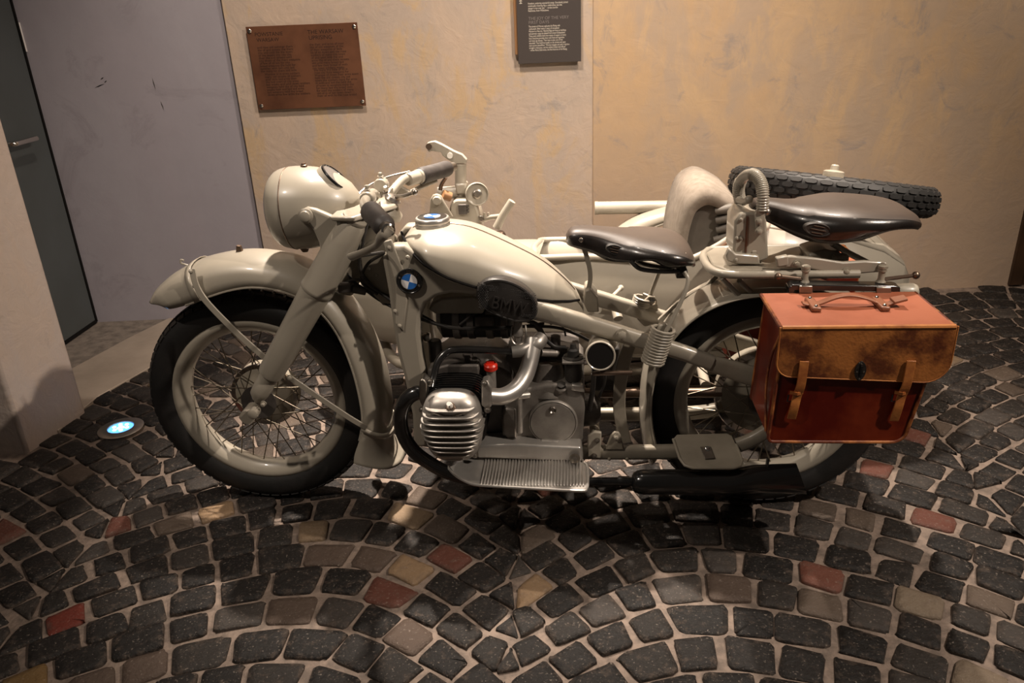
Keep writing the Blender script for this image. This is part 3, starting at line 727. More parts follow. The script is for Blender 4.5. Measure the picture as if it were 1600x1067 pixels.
def hwf(u):
    for (a, p), (b, q) in zip(HW, HW[1:]):
        if a <= u <= b: return lerp(p, q, (u-a)/(b-a))
    return HW[-1][1]
for i in range(45):
    u = i/44; u = u*u*(3-2*u)*.5+u*.5; x = lerp(X0, X1, u); hw = hwf(u); zt = zi(tp_s, x); zb = min(zi(bt_s, x), zt-.008)
    ring = []
    for j in range(25):
        a = PI*j/24; c_, s_ = math.cos(a), math.sin(a)
        ring.append(V((x, -hw*math.copysign(abs(c_)**.80, c_), zb+(zt-zb)*abs(s_)**.80)))
    for j in range(1, 8):
        a = PI*j/8; ring.append(V((x, hw*math.cos(a), zb-.03*math.sin(a)*min(1, hw*9))))
    rings.append(ring)
tank = make(MB().loft(rings, True, True, True), 'fuel_tank', 'paint', bike, 60)
# centre seam, lower bead, filler
seam = [V((lerp(X0, X1, i/40), 0, zi(tp_s, lerp(X0, X1, i/40))+.0008)) for i in range(2, 39)]
make(MB().tube(seam, .0018, 6), 'seam', 'brown_steel', tank)
bead = []
for i in range(0, 43):
    u = i/44; u = u*u*(3-2*u)*.5+u*.5; x = lerp(X0, X1, u); bead.append(V((x, -hwf(u)-.0015, zi(bt_s, x)+.001)))
make(MB().tube(bead, .0035, 7), 'lower_bead', 'seal', tank)
fc = Wy(676, 348, 0)+V((0, 0, -.012))
cap = make(MB().lathe([(.044, 0), (.046, .004), (.046, .012), (.044, .013), (.0455, .015), (.0455, .024), (.043, .0275), (.039, .0285)], fc, (0, 0, 1), 40), 'filler_cap', 'polished_aluminium', tank)
make(MB().lathe([(.0385, .026), (.0385, .0292), (.020, .0295)], fc, (0, 0, 1), 40), 'cap_badge', 'emblem_black', cap)
def roundel(o, n, r, par, rot=0):
    n = V(n).normalized(); up = V((0, 0, 1)) if abs(n.z) < .9 else V((0, 1, 0)); u = (up-n*up.dot(n)).normalized(); w = n.cross(u)
    for q in range(4):
        pts = [V(o)]+[V(o)+(u*math.cos(rot+q*PI/2+PI/2*i/8)+w*math.sin(rot+q*PI/2+PI/2*i/8))*r for i in range(9)]
        make(MB().prism(pts, n*.0012), 'badge_quadrant', 'emblem_blue' if q % 2 else 'emblem_white', par, 30)
roundel(fc+V((0, 0, .0295)), (0, 0, 1), .022, cap, .5)
# frame side badge
bo = Wy(640, 439, -.122)
bd = make(MB().lathe([(.0335, 0), (.0345, .002), (.033, .0045), (.031, .005), (.030, .0042), (.021, .0042), (.020, .005), (0, .005)], bo, (0, -1, 0), 48), 'badge', 'emblem_black', bike)
roundel(bo+V((0, -.0045, 0)), (0, -1, 0), .0205, bd, R(-108))
make(MB().lathe([(.0205, .0045), (.0212, .006), (.0222, .0045)], bo, (0, -1, 0), 48), 'badge_ring', 'steel', bd)
bz = MB()
for a in (R(155), R(-25)): bz.rivet(bo+V((math.cos(a)*.027, -.0045, math.sin(a)*.027)), (0, -1, 0), .0035)
make(bz, 'badge_rivets', 'chrome', bd)
for ch, a in (('B', 135), ('M', 90), ('W', 45)):
    text_mesh('badge_letter', ch, .012, 'brown_steel', Matrix.Translation(bo+V((math.cos(R(a))*.0228, -.0052, math.sin(R(a))*.0228))) @ Matrix.Rotation(PI/2, 4, 'X') @ Matrix.Rotation(R(a-90), 4, 'Z'), bd, 1, 0, 'CENTER')
# knee pad
kp = [(745, 460), (747, 446), (757, 436), (775, 432), (798, 436), (820, 447), (836, 463), (841, 480), (836, 494), (823, 501), (802, 499), (778, 491), (757, 479)]
pts = crom([Wy(a, b, -.150) for a, b in kp], 4, True); cc = sum(pts, V())/len(pts)
rg = []
for s_, dy in ((.97, .02), (1, .0), (1, -.010), (.965, -.0165), (.90, -.018), (.86, -.0165), (.5, -.021), (.02, -.022)): rg.append([cc+(p-cc)*s_+V((0, dy, 0)) for p in pts])
kpad = make(MB().loft(rg, True, True, True), 'knee_pad', 'knee_rubber', bike, 45)
text_mesh('embossed_letters', 'BMW', .047, 'knee_rubber', Matrix.Translation(Wy(766, 480, -.1725)) @ Matrix.Rotation(PI/2, 4, 'X') @ Matrix.Rotation(R(-14), 4, 'Z'), kpad, 1, .003, 'LEFT', .82)
dm = MB()
for i in range(-18, 19):
    for j in range(-14, 15):
        p = V((cc.x+.0042*(i+.5*(j % 2)), 0, cc.z+.0042*j*.9)); q = p-cc; q.y = 0
        k_ = max(abs(q.x*.97-q.z*.0)/.073, abs(q.z+.22*q.x)/.036)
        if k_ < .95 and not (abs(q.z+.25*q.x+.002) < .021 and -.048 < q.x < .062):
            t = k_; y = cc.y-.0212+.0035*t; dm.lathe([(.0020, 0), (.0005, .0020)], (p.x, y, p.z), (0, -1, 0), 4)
make(dm, 'knurling', 'knee_rubber', kpad)

# ------------------------------------------------------------------ frame
fr = [(596, 402), (610, 384), (632, 384), (660, 403), (700, 426), (755, 443), (800, 458), (850, 478), (852, 502), (800, 490), (748, 462), (705, 459), (682, 464), (666, 475), (657, 495), (655, 520), (660, 560), (667, 600), (672, 650), (668, 700), (646, 700), (644, 650), (632, 595), (620, 550), (613, 505), (606, 455)]
for y0, nm in ((-.117, 'frame_side_plate'), (.072, 'frame_side_plate')):
    pts = [Wy(a, b, -.117) for a, b in fr]; pts = [V((p.x, y0, p.z)) for p in pts]
    make(MB().prism(pts, (0, .045, 0)), nm, 'paint', bike, 50, .011, 3)
hp = [(560, 395), (575, 378), (598, 372), (612, 384), (606, 430), (610, 480), (598, 478), (580, 460), (566, 440)]
make(plate(hp, -.045, .09), 'head_gusset', 'paint_dull', bike, 40, .006, 2)
sl = [(592, 374), (604, 370), (640, 430), (632, 520), (628, 520), (612, 505), (620, 450)]
make(plate([(598, 378), (611, 374), (632, 425), (636, 470), (630, 518), (616, 505), (618, 445)], -.122, .008), 'head_strap', 'paint', bike, 40, .003)
for p_ in ((608, 387), (637, 402), (576, 420), (588, 430), (617, 486), (624, 509)):
    make(MB().rivet(Wy(*p_, -.123 if p_[0] > 600 else -.046), (0, -1, 0), .006), 'rivet', 'paint', bike)
make(plate([(690, 466), (740, 463), (760, 470), (755, 491), (680, 491), (668, 484), (676, 473)], -.075, .15), 'frame_web', 'paint_dull', bike, 40, .006)
# upper rails to the rear axle
def rail(pxs, y, h, t, name, mat, lab=None):
    P = crom([Wy(a, b, -.11) for a, b in pxs], 5); rings = []
    for i, p in enumerate(P):
        d = (P[min(i+1, len(P)-1)]-P[max(i-1, 0)]).normalized(); n_ = V((-d.z, 0, d.x)); hh = h if not isinstance(h, (list, tuple)) else resample(h, len(P))[i]
        ring = []
        for j in range(12):
            a = 2*PI*j/12+PI/12; c_, s_ = math.cos(a), math.sin(a)
            ring.append(V((p.x, y, p.z))+n_*hh*math.copysign(abs(s_)**.6, s_)+V((0, t*math.copysign(abs(c_)**.6, c_), 0)))
        rings.append(ring)
    return make(MB().loft(rings, True, True, True), name, mat, bike, 50)
for y in (-.108, .108):
    rail([(835, 484), (880, 496), (940, 513), (1000, 531), (1060, 549), (1112, 567)], y, [.026, .024, .022, .021, .020], .016, 'upper_rail', 'paint')
    rail([(1105, 566), (1150, 580), (1200, 596), (1245, 611)], y, [.021, .026, .028, .03], .012, 'axle_plate', 'paint_dull')
    rail([(735, 708), (830, 708), (915, 707), (985, 707), (1050, 706), (1110, 704), (1160, 694), (1200, 672), (1232, 640), (1245, 612)], y, [.020, .020, .021, .021, .020, .018, .016], .014, 'lower_rail', 'paint_dull')
make(MB().cyl((1.443, -.14, .33), (1.443, .14, .33), .013, 16).bolt((1.443, -.14, .33), (0, -1, 0), .014, .016), 'rear_axle', 'steel', bike)
for p_ in ((972, 522),): make(MB().bolt(Wy(*p_, -.125), (0, -1, 0), .011, .012), 'rail_bolt', 'paint', bike)
make(MB().tube([V((.97, -.12, .235)), V((.97, .12, .235))], .014, 12), 'cross_tube', 'paint_dull', bike)
cl = plate([(918, 682), (928, 675), (940, 676), (938, 717), (918, 714)], -.128, .012)
make(cl, 'rail_clamp', 'paint', bike, 40, .003)
for p_ in ((928, 712), (933, 688)): make(MB().bolt(Wy(*p_, -.13), (0, -1, 0), .0055, .006), 'clamp_bolt', 'steel', bike)
make(plate([(946, 703), (954, 681), (960, 675), (967, 676), (971, 683), (975, 703)], -.125, .010), 'stand_lug', 'paint_dull', bike, 40, .003)
make(MB().bolt(Wy(963, 683, -.126), (0, -1, 0), .006, .006), 'lug_bolt', 'paint', bike)
for p_ in ((952, 717), (980, 717)): make(MB().rivet(Wy(*p_, -.1225), (0, -1, 0), .005), 'rivet', 'paint_dull', bike)
# seat pillar strap and inner hoop
hs = MB(); strap(hs, crom([Wy(992, 520, -.07), Wy(978, 555, -.07), Wy(969, 600, -.07), Wy(968, 645, -.07), Wy(977, 692, -.075)], 6), .034, .010, Yn)
make(hs, 'frame_hoop', 'paint_dull', bike, 40, .002)
make(MB().cyl(V((.93, .02, .33)), V((1.36, .02, .33)), .014, 16), 'drive_shaft', 'brown_steel', bike)
make(plate([(927, 560), (948, 575), (930, 640), (924, 640)], -.02, .02), 'battery_bracket', 'paint_dull', bike, 40, .003)
make(MB().box((1.0, .02, .43), (.075, .12, .13)), 'battery_box', 'black_matt', bike, 40, .006)

# ------------------------------------------------------------------ engine
eng = make(plate([(668, 580), (690, 565), (760, 560), (800, 590), (805, 702), (664, 702), (658, 640)], -.115, .23), 'engine', 'cast_dark', bike, 40, .014, 3)
make(plate([(668, 578), (698, 570), (748, 570), (752, 598), (668, 600)], -.15, .05), 'engine_top_cover', 'cast_dark', eng, 40, .006)
make(plate([(790, 560), (800, 545), (905, 545), (905, 605), (790, 610)], -.06, .13), 'bell_housing', 'cast_dark', eng, 40, .01)
gb = make(plate([(783, 645), (792, 622), (822, 607), (858, 600), (905, 602), (913, 612), (914, 640), (910, 692), (902, 699), (785, 700)], -.145, .29), 'gearbox', 'cast', eng, 40, .016, 4)
bell = MB().lathe([(.062, 0), (.058, .02), (.045, .05), (.038, .075), (.036, .085)], Wy(858, 612, -.09), (0, .15, 1), 28)
make(bell, 'gearbox_neck', 'cast', eng)
co = Wy(864, 658, -.145)
make(MB().lathe([(.066, 0), (.0665, .006), (.064, .010), (.062, .0105), (.0605, .008), (.0595, .0115), (.05, .0125), (0, .013)], co, (0, -1, 0), 56), 'inspection_cover', 'aluminium', gb)
make(MB().lathe([(.010, 0), (.0105, .004), (.008, .006), (.005, .002)], co+V((.0, -.012, .042)), (0, -1, 0), 20), 'cover_screw', 'steel', gb)
kh = MB().cyl(Wy(846, 690, -.160), Wy(872, 691, -.160), .008, 14); make(kh, 'cover_hinge', 'aluminium', gb)
make(MB().lathe([(.018, 0), (.019, .012), (.015, .016), (.012, .012)], Wy(877, 607, -.13), (0, -.5, 1), 24), 'filler_boss', 'cast', gb)
make(MB().lathe([(.012, 0), (.012, .008), (.006, .010)], Wy(877, 603, -.138), (0, -.5, 1), 6), 'oil_plug', 'black_matt', gb)
make(plate([(893, 601), (912, 603), (914, 614), (893, 611)], -.153, .02), 'gearbox_flange', 'aluminium', gb, 40, .004)
make(MB().lathe([(.035, -.01), (.045, 0), (.047, .02), (.043, .045), (.03, .06)], Wy(905, 640, -.03), (1, 0, 0), 28), 'drive_coupling', 'cast_dark', gb)
make(plate([(784, 650), (790, 637), (806, 640), (808, 690), (795, 690), (786, 678)], -.155, .03), 'gear_cover', 'cast', gb, 40, .006)
make(MB().cyl(Wy(811, 622, -.165), Wy(812, 675, -.165), .0085, 14), 'oil_pipe', 'aluminium', gb)
make(MB().cyl(Wy(808, 619, -.168), Wy(826, 617, -.150), .0095, 14), 'oil_union', 'aluminium', gb)
# dynamo over the crankcase
dy = make(MB().lathe([(.03, -.012), (.05, 0), (.056, .004), (.056, .19), (.05, .196), (.02, .2)], V((.55, -.0, .575)), (1, 0, 0), 32), 'dynamo', 'black_matt', eng)
for xx, m_ in ((.585, 'cast'), (.625, 'cast_dark'), (.675, 'cast'), (.715, 'cast_dark')):
    make(MB().lathe([(.0575, 0), (.0595, .002), (.0595, .018), (.0575, .02)], V((xx, 0, .575)), (1, 0, 0), 32), 'dynamo_strap', m_, dy)
make(MB().box(Wy(757, 503, -.055), (.05, .03, .04)), 'cutout_box', 'cast_dark', dy, 40, .004)
make(MB().lathe([(.012, 0), (.014, .004), (.014, .012), (.010, .018), (.010, .03)], Wy(672, 527, -.06), (-1, 0, 0), 18), 'dynamo_terminal', 'steel', dy)
make(MB().lathe([(.018, 0), (.02, .01), (.018, .06), (.014, .065)], Wy(682, 565, -.06), (0, 0, 1), 18), 'distributor', 'cast_dark', eng)
rc = Wy(767, 575, -.14)
make(MB().cyl(rc+V((0, 0, -.06)), rc, .0125, 16), 'filler_neck', 'aluminium', eng)
make(MB().lathe([(.016, -.002), (.0185, 0), (.0185, .012), (.014, .016)], rc, (0, -.15, 1), 20).box(rc+V((0, -.003, .017)), (.02, .006, .008)), 'red_filler_cap', 'red_paint', eng, label='red oil filler cap')
make(MB().lathe([(.010, 0), (.010, .02), (.014, .021), (.014, .03)], Wy(732, 568, -.12), (0, 0, 1), 6), 'crankcase_bolt', 'cast_dark', eng)
# left cylinder
CZ = V((.607, 0, .396))
for s_ in (-1, 1):
    cyl = make(MB().lathe([(.058, .10), (.058, .27)], CZ, (0, s_, 0), 32), 'cylinder', 'black_enamel', bike)
    for k in range(9):
        y = s_*(.135+.013*k); w_, h_ = .082, .084
        ring = [V((CZ.x+w_*math.copysign(abs(math.cos(a))**.55, math.cos(a)), y, CZ.z+h_*math.copysign(abs(math.sin(a))**.55, math.sin(a)))) for a in [2*PI*i/28 for i in range(28)]]
        make(MB().prism(ring, (0, s_*.0035, 0)), 'cooling_fin', 'black_enamel', cyl, 30)
    # cylinder head: rounded box with horizontal ribs
    def sec(y, k, dz=0): return [V((CZ.x+.076*k*math.copysign(abs(math.cos(a))**.62, math.cos(a))*(1-.10*max(0, -math.sin(a))), s_*y, CZ.z+dz+(.100 if math.sin(a) < 0 else .092)*k*math.copysign(abs(math.sin(a))**.70, math.sin(a)))) for a in [2*PI*i/40 for i in range(40)]]
    head = make(MB().loft([sec(.255, .98), sec(.262, 1.0), sec(.285, 1.0), sec(.300, .95), sec(.311, .84), sec(.317, .66), sec(.319, .3)], True, True, True), 'cylinder_head', 'aluminium', cyl, 50)
    for k in range(10):
        z = -.094+k*.0165; t = z/.10 if z < 0 else z/.092
        hw = .0815*(max(0, 1-abs(t)**(1/.72*1.0)))**.36*(1-.10*max(0, -t))
        if hw < .02: hw = .03
        yd = .342-.034*abs(t)**2.4
        out = []
        for i in range(25):
            a = PI*i/24; out.append(V((CZ.x-hw*math.copysign(abs(math.cos(a))**.55, math.cos(a)), s_*(.262+(yd-.262)*math.sin(a)**.5), CZ.z+z+.006*math.sin(a))))
        make(MB().prism(out, (0, 0, .0048)), 'head_rib', 'aluminium', head, 30, .0012, 1)
    sp_ = V((CZ.x+.004, s_*.312, CZ.z+.068))
    make(MB().lathe([(.016, -.012), (.016, 0), (.011, .003), (.011, .009)], sp_, (0, s_*.75, .65), 6), 'spark_plug_base', 'brown_steel', head)
    make(MB().lathe([(.0075, .006), (.0072, .022), (.0055, .026), (.0055, .032)], sp_, (0, s_*.75, .65), 14), 'spark_plug', 'white_porcelain', head)
    make(MB().tube([V((CZ.x-.045, s_*.318, CZ.z+.058)), V((CZ.x, s_*.324, CZ.z+.040)), V((CZ.x+.045, s_*.318, CZ.z+.058))], .003, 6), 'head_bead', 'aluminium', head)
    if s_ == -1:
        fl_ = plate([(752, 600), (762, 597), (768, 606), (768, 636), (760, 640), (752, 634)], -.27, .045); make(fl_, 'inlet_flange', 'aluminium', head, 40, .004)
        make(plate([(655, 594), (661, 592), (668, 600), (668, 632), (658, 634), (654, 622)], -.25, .04), 'exhaust_flange', 'steel', head, 40, .004)
for p_ in ((672, 596), (757, 599), (762, 640), (660, 640)): make(MB().bolt(Wy(*p_, -.275), (0, -1, .2), .006, .008), 'head_nut', 'steel', eng)
# inlet pipe, heater pipe
ip_ = crom([Wy(764, 619, -.25), Wy(786, 619, -.235), Wy(806, 608, -.21), Wy(820, 588, -.18), Wy(828, 565, -.155), Wy(832, 544, -.135), Wy(834, 530, -.12)], 6)
inl = make(MB().tube(ip_, [.0215, .022, .022, .022, .0215, .022, .024], 20), 'inlet_pipe', 'polished_aluminium', bike)
make(MB().tube(crom([Wy(800, 550, -.145), Wy(820, 547, -.14), Wy(838, 537, -.13), Wy(846, 527, -.11)], 5), [.015, .0165, .021, .019], 18), 'manifold', 'aluminium', inl)
make(MB().cyl(Wy(845, 551, -.12), Wy(868, 552, -.10), .010, 14).sphere(Wy(868, 552, -.10), .011), 'manifold_stub', 'cast', inl)
make(MB().tube(crom([Wy(801, 549, -.145), Wy(760, 547, -.15), Wy(718, 546, -.155), Wy(698, 550, -.165), Wy(684, 566, -.18), Wy(677, 590, -.20), Wy(674, 606, -.22)], 6), .0095, 14), 'heater_pipe', 'black_enamel', bike)
fu = MB().lathe([(.010, 0), (.011, .015), (.014, .018), (.014, .03), (.012, .034), (.011, .055)], Wy(810, 533, -.12), (0, 0, 1), 18)
make(fu, 'fuel_tap', 'cast', bike)
make(MB().tube(crom([Wy(800, 510, -.12), Wy(799, 528, -.13), Wy(806, 538, -.135), Wy(818, 536, -.135), Wy(822, 522, -.13), Wy(821, 508, -.12)], 5), .0022, 6), 'wire_clip', 'steel', bike)
make(MB().tube(crom([Wy(822, 500, -.1), Wy(840, 508, -.1), Wy(852, 528, -.1), Wy(866, 541, -.1), Wy(884, 543, -.1)], 6), .006, 10), 'fuel_hose', 'black_matt', bike)
# carburettor
cbx = Wy(896, 590, -.12)
carb = make(MB().lathe([(.010, -.012), (.021, -.004), (.023, .004), (.023, .050), (.027, .052), (.027, .062), (.016, .064), (.015, .082), (.009, .086), (.007, .098)], cbx, (0, 0, 1), 24), 'carburettor', 'black_matt', bike)
make(MB().box(cbx+V((0, -.012, .056)), (.058, .036, .007)), 'carburettor_flange', 'cast', carb, 40, .002)
make(MB().cyl(Wy(868, 525, -.09), Wy(868, 552, -.09), .013, 14), 'carburettor_slide', 'cast_dark', carb)
make(MB().tube(crom([Wy(860, 507, -.09), Wy(870, 503, -.09), Wy(880, 512, -.09), Wy(884, 525, -.1)], 5), .0025, 6), 'choke_wire', 'black_matt', carb)
# air intake horn
aip = crom([Wy(938, 556, -.165), Wy(938, 551, -.13), Wy(940, 541, -.09), Wy(948, 530, -.045)], 5)
hn = MB(); hn.tube(aip, [.037, .036, .034, .032], 28); air = make(hn, 'air_intake', 'paint_dull', bike)
hv = (aip[0]-aip[1]).normalized()
make(MB().lathe([(.033, -.012), (.034, .003), (.0365, .005), (.039, .003), (.039, -.006)], aip[0], hv, 36), 'intake_lip', 'paint', air)
make(MB().lathe([(.0345, .002), (.033, -.0), (.031, .0008), (0, .001)], aip[0], hv, 36), 'intake_mouth', 'seal', air)
# levers
make(MB().tube([Wy(928, 584, -.135), Wy(938, 583, -.165), Wy(988, 582, -.17)], [.007, .0065, .0062], 12), 'kick_lever', 'brown_steel', bike)
make(MB().tube(crom([Wy(928, 584, -.13), Wy(926, 610, -.11), Wy(921, 640, -.1)], 4), .007, 10), 'lever_arm', 'black_matt', bike)
make(MB().tube(crom([Wy(946, 582, -.12), Wy(944, 600, -.11), Wy(936, 620, -.1)], 4), .004, 8), 'link_rod', 'black_matt', bike)
# exhaust
ex = crom([Wy(668, 616, -.225), Wy(650, 614, -.23), Wy(634, 626, -.235), Wy(626, 650, -.235), Wy(630, 678, -.235), Wy(646, 704, -.235), Wy(672, 724, -.230), Wy(705, 740, -.22), Wy(760, 752, -.20), Wy(840, 753, -.19)], 7)
make(MB().tube(ex, [.020, .0195, .019, .019, .019, .019, .018, .016], 20), 'exhaust_pipe', 'black_enamel', bike)
m0 = Wy(835, 753, -.19); m1 = Wy(988, 752, -.19); mu = [Wy(a, 753, -.19) for a in (986, 990, 996, 1004, 1060, 1140)]
make(MB().cyl(m0, m1+V((.01, 0, 0)), .012, 18).lathe([(.0145, 0), (.0145, .03)], Wy(966, 752, -.19), (1, 0, 0), 18), 'tail_pipe', 'black_enamel', bike)
rings = []
def msec(p, ry, rz, sk=0, dz=0): return [V((p.x-sk*math.sin(a), p.y+ry*math.cos(a), p.z+dz+rz*math.sin(a))) for a in [2*PI*i/28 for i in range(28)]]
for p, r_ in zip(mu, (.013, .026, .031, .0335, .0345, .0345)): rings.append(msec(p, r_, r_))
for a, ry, rz, sk in ((1180, .028, .040, .004), (1215, .022, .044, .012), (1252, .017, .047, .018)): rings.append(msec(Wy(a, 750, -.19), ry, rz, sk, .004))
e_ = rings[-1]; ce = sum(e_, V())/len(e_); rings.append([ce+(p-ce)*.86 for p in e_]); rings.append([ce+(p-ce)*.82+V((-.05, 0, 0)) for p in e_])
make(MB().loft(rings, True, True, True), 'silencer', 'black_enamel', bike, 50)
make(MB().box(Wy(1199, 724, -.19), (.006, .014, .03)), 'silencer_lug', 'black_enamel', bike, 30, .001)
# footboard
fo = [(700, 730), (708, 739), (722, 749), (742, 757), (780, 760), (850, 764), (908, 767), (916, 764), (918, 756), (918, 730), (914, 723), (904, 720), (850, 717), (790, 714), (752, 712), (736, 713)]
fz = .232; pts = [Wz(a, b, fz) for a, b in fo]; cc = sum(pts, V())/len(pts)
fb = make(MB().prism(pts, (0, 0, -.006)), 'footboard', 'polished_aluminium', bike, 40, .003)
lip = crom(pts[:11], 4); make(MB().tube(lip, .0042, 8), 'footboard_lip', 'polished_aluminium', fb)
x0 = Wz(752, 758, fz).x; x1 = Wz(912, 764, fz).x; yo = Wz(850, 761, fz).y; yi = Wz(850, 719, fz).y
nr = 33
for k in range(nr):
    x = lerp(x0, x1, k/(nr-1)); make(MB().prism([(x-.0026, yo+.003, fz), (x+.0012, yo+.003, fz), (x+.0012, yi, fz), (x-.0026, yi, fz)], (0, 0, .0045)), 'rib', 'polished_aluminium', fb, 30, .0012, 1)
blk = plate([(742, 697), (800, 694), (908, 699), (911, 722), (852, 720), (746, 716)], yi-.004, .07)
make(blk, 'footboard_mount', 'polished_aluminium', fb, 40, .006, 3)
make(MB().bolt(Wy(898, 716, yi-.014), (0, -1, .1), .010, .012), 'footboard_bolt', 'steel', fb)
make(MB().bolt(Wy(742, 710, yi-.014), (0, -1, .1), .007, .010), 'footboard_bolt', 'steel', fb)
# pillion footplate
def ty(b): return lerp(-.10, -.215, (b-676)/(731-676))
rp = [(1052, 686), (1058, 679), (1136, 677), (1144, 681), (1150, 694), (1160, 720), (1157, 728), (1146, 731), (1082, 731), (1070, 727), (1062, 716)]
P_ = [Wy(a, b, ty(b)) for a, b in rp]
pf = make(MB().prism(P_, (0, .006, -.004)), 'pillion_footplate', 'paint_dull', bike, 40, .002)
make(MB().tube(P_[4:]+P_[:1], .004, 8), 'footplate_lip', 'paint_dull', pf)
make(MB().prism([Wy(a, b, ty(b)-.002) for a, b in [(1094, 698), (1110, 698), (1117, 716), (1101, 717)]], (0, -.004, .003)), 'footplate_bracket', 'steel', pf, 40, .001)
make(MB().bolt(Wy(1105, 702, ty(702)-.006), (0, -.8, .6), .006, .006), 'footplate_bolt', 'chrome', pf)
make(MB().cyl(Wy(1100, 705, -.10), Wy(1100, 712, -.17), .012, 14), 'footplate_arm', 'paint_dull', pf)

# ------------------------------------------------------------------ rear mudguard, rack, saddles
crown = pw_([(1012, 712), (1003, 680), (1000, 640), (1003, 600), (1013, 562), (1030, 527), (1056, 494), (1090, 467), (1130, 447), (1175, 437), (1215, 434), (1260, 438), (1305, 449), (1345, 470), (1375, 498), (1395, 535), (1405, 575)], 0)
edge = pw_([(1030, 712), (1021, 680), (1017, 645), (1020, 605), (1031, 568), (1050, 533), (1076, 505), (1108, 484), (1145, 470), (1185, 463), (1220, 462), (1258, 467), (1295, 480), (1328, 500), (1352, 526), (1367, 555), (1375, 585)], -.088)
rg_ = make(guard(crown, edge, .088, 60, 16), 'rear_mudguard', 'paint', bike, 60, solid=.004)
make(MB().tube([V((p.x, -.088, p.z)) for p in crom(edge, 6)], .0035, 6), 'rolled_edge', 'paint', rg_)
# rack platform with tubular edge
zr = Wy(1150, 428, -.10).z
def rk(px_, y): return V((Wy(px_, 428, -.10).x, y, zr))
rack = make(MB().prism([rk(1118, -.055), rk(1135, -.095), rk(1330, -.10), rk(1330, .10), rk(1135, .095), rk(1118, .055)], (0, 0, .010)), 'luggage_rack', 'paint_dull', bike, 40, .004)
make(MB().tube(crom([rk(1340, -.112), rk(1240, -.110), rk(1150, -.106), rk(1122, -.085), rk(1112, -.04), rk(1112, .04), rk(1122, .085), rk(1150, .106), rk(1340, .112)], 6), .0105, 14), 'rack_tube', 'paint', rack)
for a, b in (((1128, 434), (1155, 462)), ((1155, 438), (1172, 455))):
    make(MB().tube([Wy(*a, -.098), Wy(*b, -.075)], .007, 8), 'rack_stay', 'paint', rack)
make(MB().prism(pw_([(1102, 446), (1122, 426), (1122, 436), (1060, 480), (1030, 510), (1028, 500), (1058, 472)], .05), (0, .012, 0)), 'rack_brace', 'paint', rack, 40, .002)
make(MB().prism(pw_([(1145, 398), (1148, 346), (1158, 332), (1192, 332), (1198, 345), (1201, 404), (1188, 410), (1165, 410)], -.055), (0, .11, 0)), 'saddle_pillar', 'paint', rack, 40, .006, 2)
make(MB().prism(pw_([(1163, 408), (1166, 338), (1169, 338), (1166, 408)], -.058), (0, .004, 0)), 'pillar_seam', 'brown_steel', rack, 40)
make(MB().prism(pw_([(1134, 400), (1139, 388), (1145, 392), (1150, 397), (1186, 400), (1188, 414), (1150, 413), (1136, 408)], -.072), (0, .02, 0)), 'pillar_base', 'paint', rack, 40, .004)
for p_, y in (((1158, 343), -.056), ((1151, 372), -.056), ((1158, 372), -.056), ((1150, 406), -.073)): make(MB().rivet(Wy(*p_, y), (0, -1, 0), .005), 'rivet', 'paint', rack)
make(MB().bolt(Wy(1177, 400, -.05), (0, 0, 1), .009, .014), 'pillar_bolt', 'paint', rack)
# sprung grab handle
gh = crom([Wy(1168, 334, .05), Wy(1158, 318, .045), Wy(1154, 298, .035), Wy(1158, 282, .02), Wy(1168, 273, 0), Wy(1180, 274, -.02), Wy(1189, 286, -.04), Wy(1192, 304, -.055), Wy(1191, 330, -.06)], 26)
ghr = []
n_ = len(gh)
for i in range(n_): ghr.append(.0135+(.0022 if (i//2) % 2 else -.0006) if (i < n_*.36 or i > n_*.56) else .0135)
hd_ = MB(); hd_.tube(gh, .0135, 14)
# give the tube its coil ridges by rebuilding with varying radii
hd_ = MB(); hd_.tube(gh, ghr, 14)
grab = make(hd_, 'grab_handle', 'paint', bike, 70)
make(plate([(1179, 332), (1184, 325), (1193, 325), (1196, 333), (1196, 362), (1190, 367), (1182, 364), (1180, 350)], -.068, .008), 'handle_bracket', 'paint', grab, 40, .002)
for p_ in ((1186, 345), (1186, 361)): make(MB().bolt(Wy(*p_, -.07), (0, -1, 0), .007, .008), 'handle_bolt', 'paint', grab)
make(MB().sphere(Wy(1198, 331, -.06), .010), 'handle_ball', 'steel', grab)
make(MB().tube([Wy(1154, 312, .02), Wy(1163, 316, -.01), Wy(1170, 312, -.03)], .009, 10).sphere(Wy(1170, 312, -.03), .011), 'handle_catch', 'paint', grab)

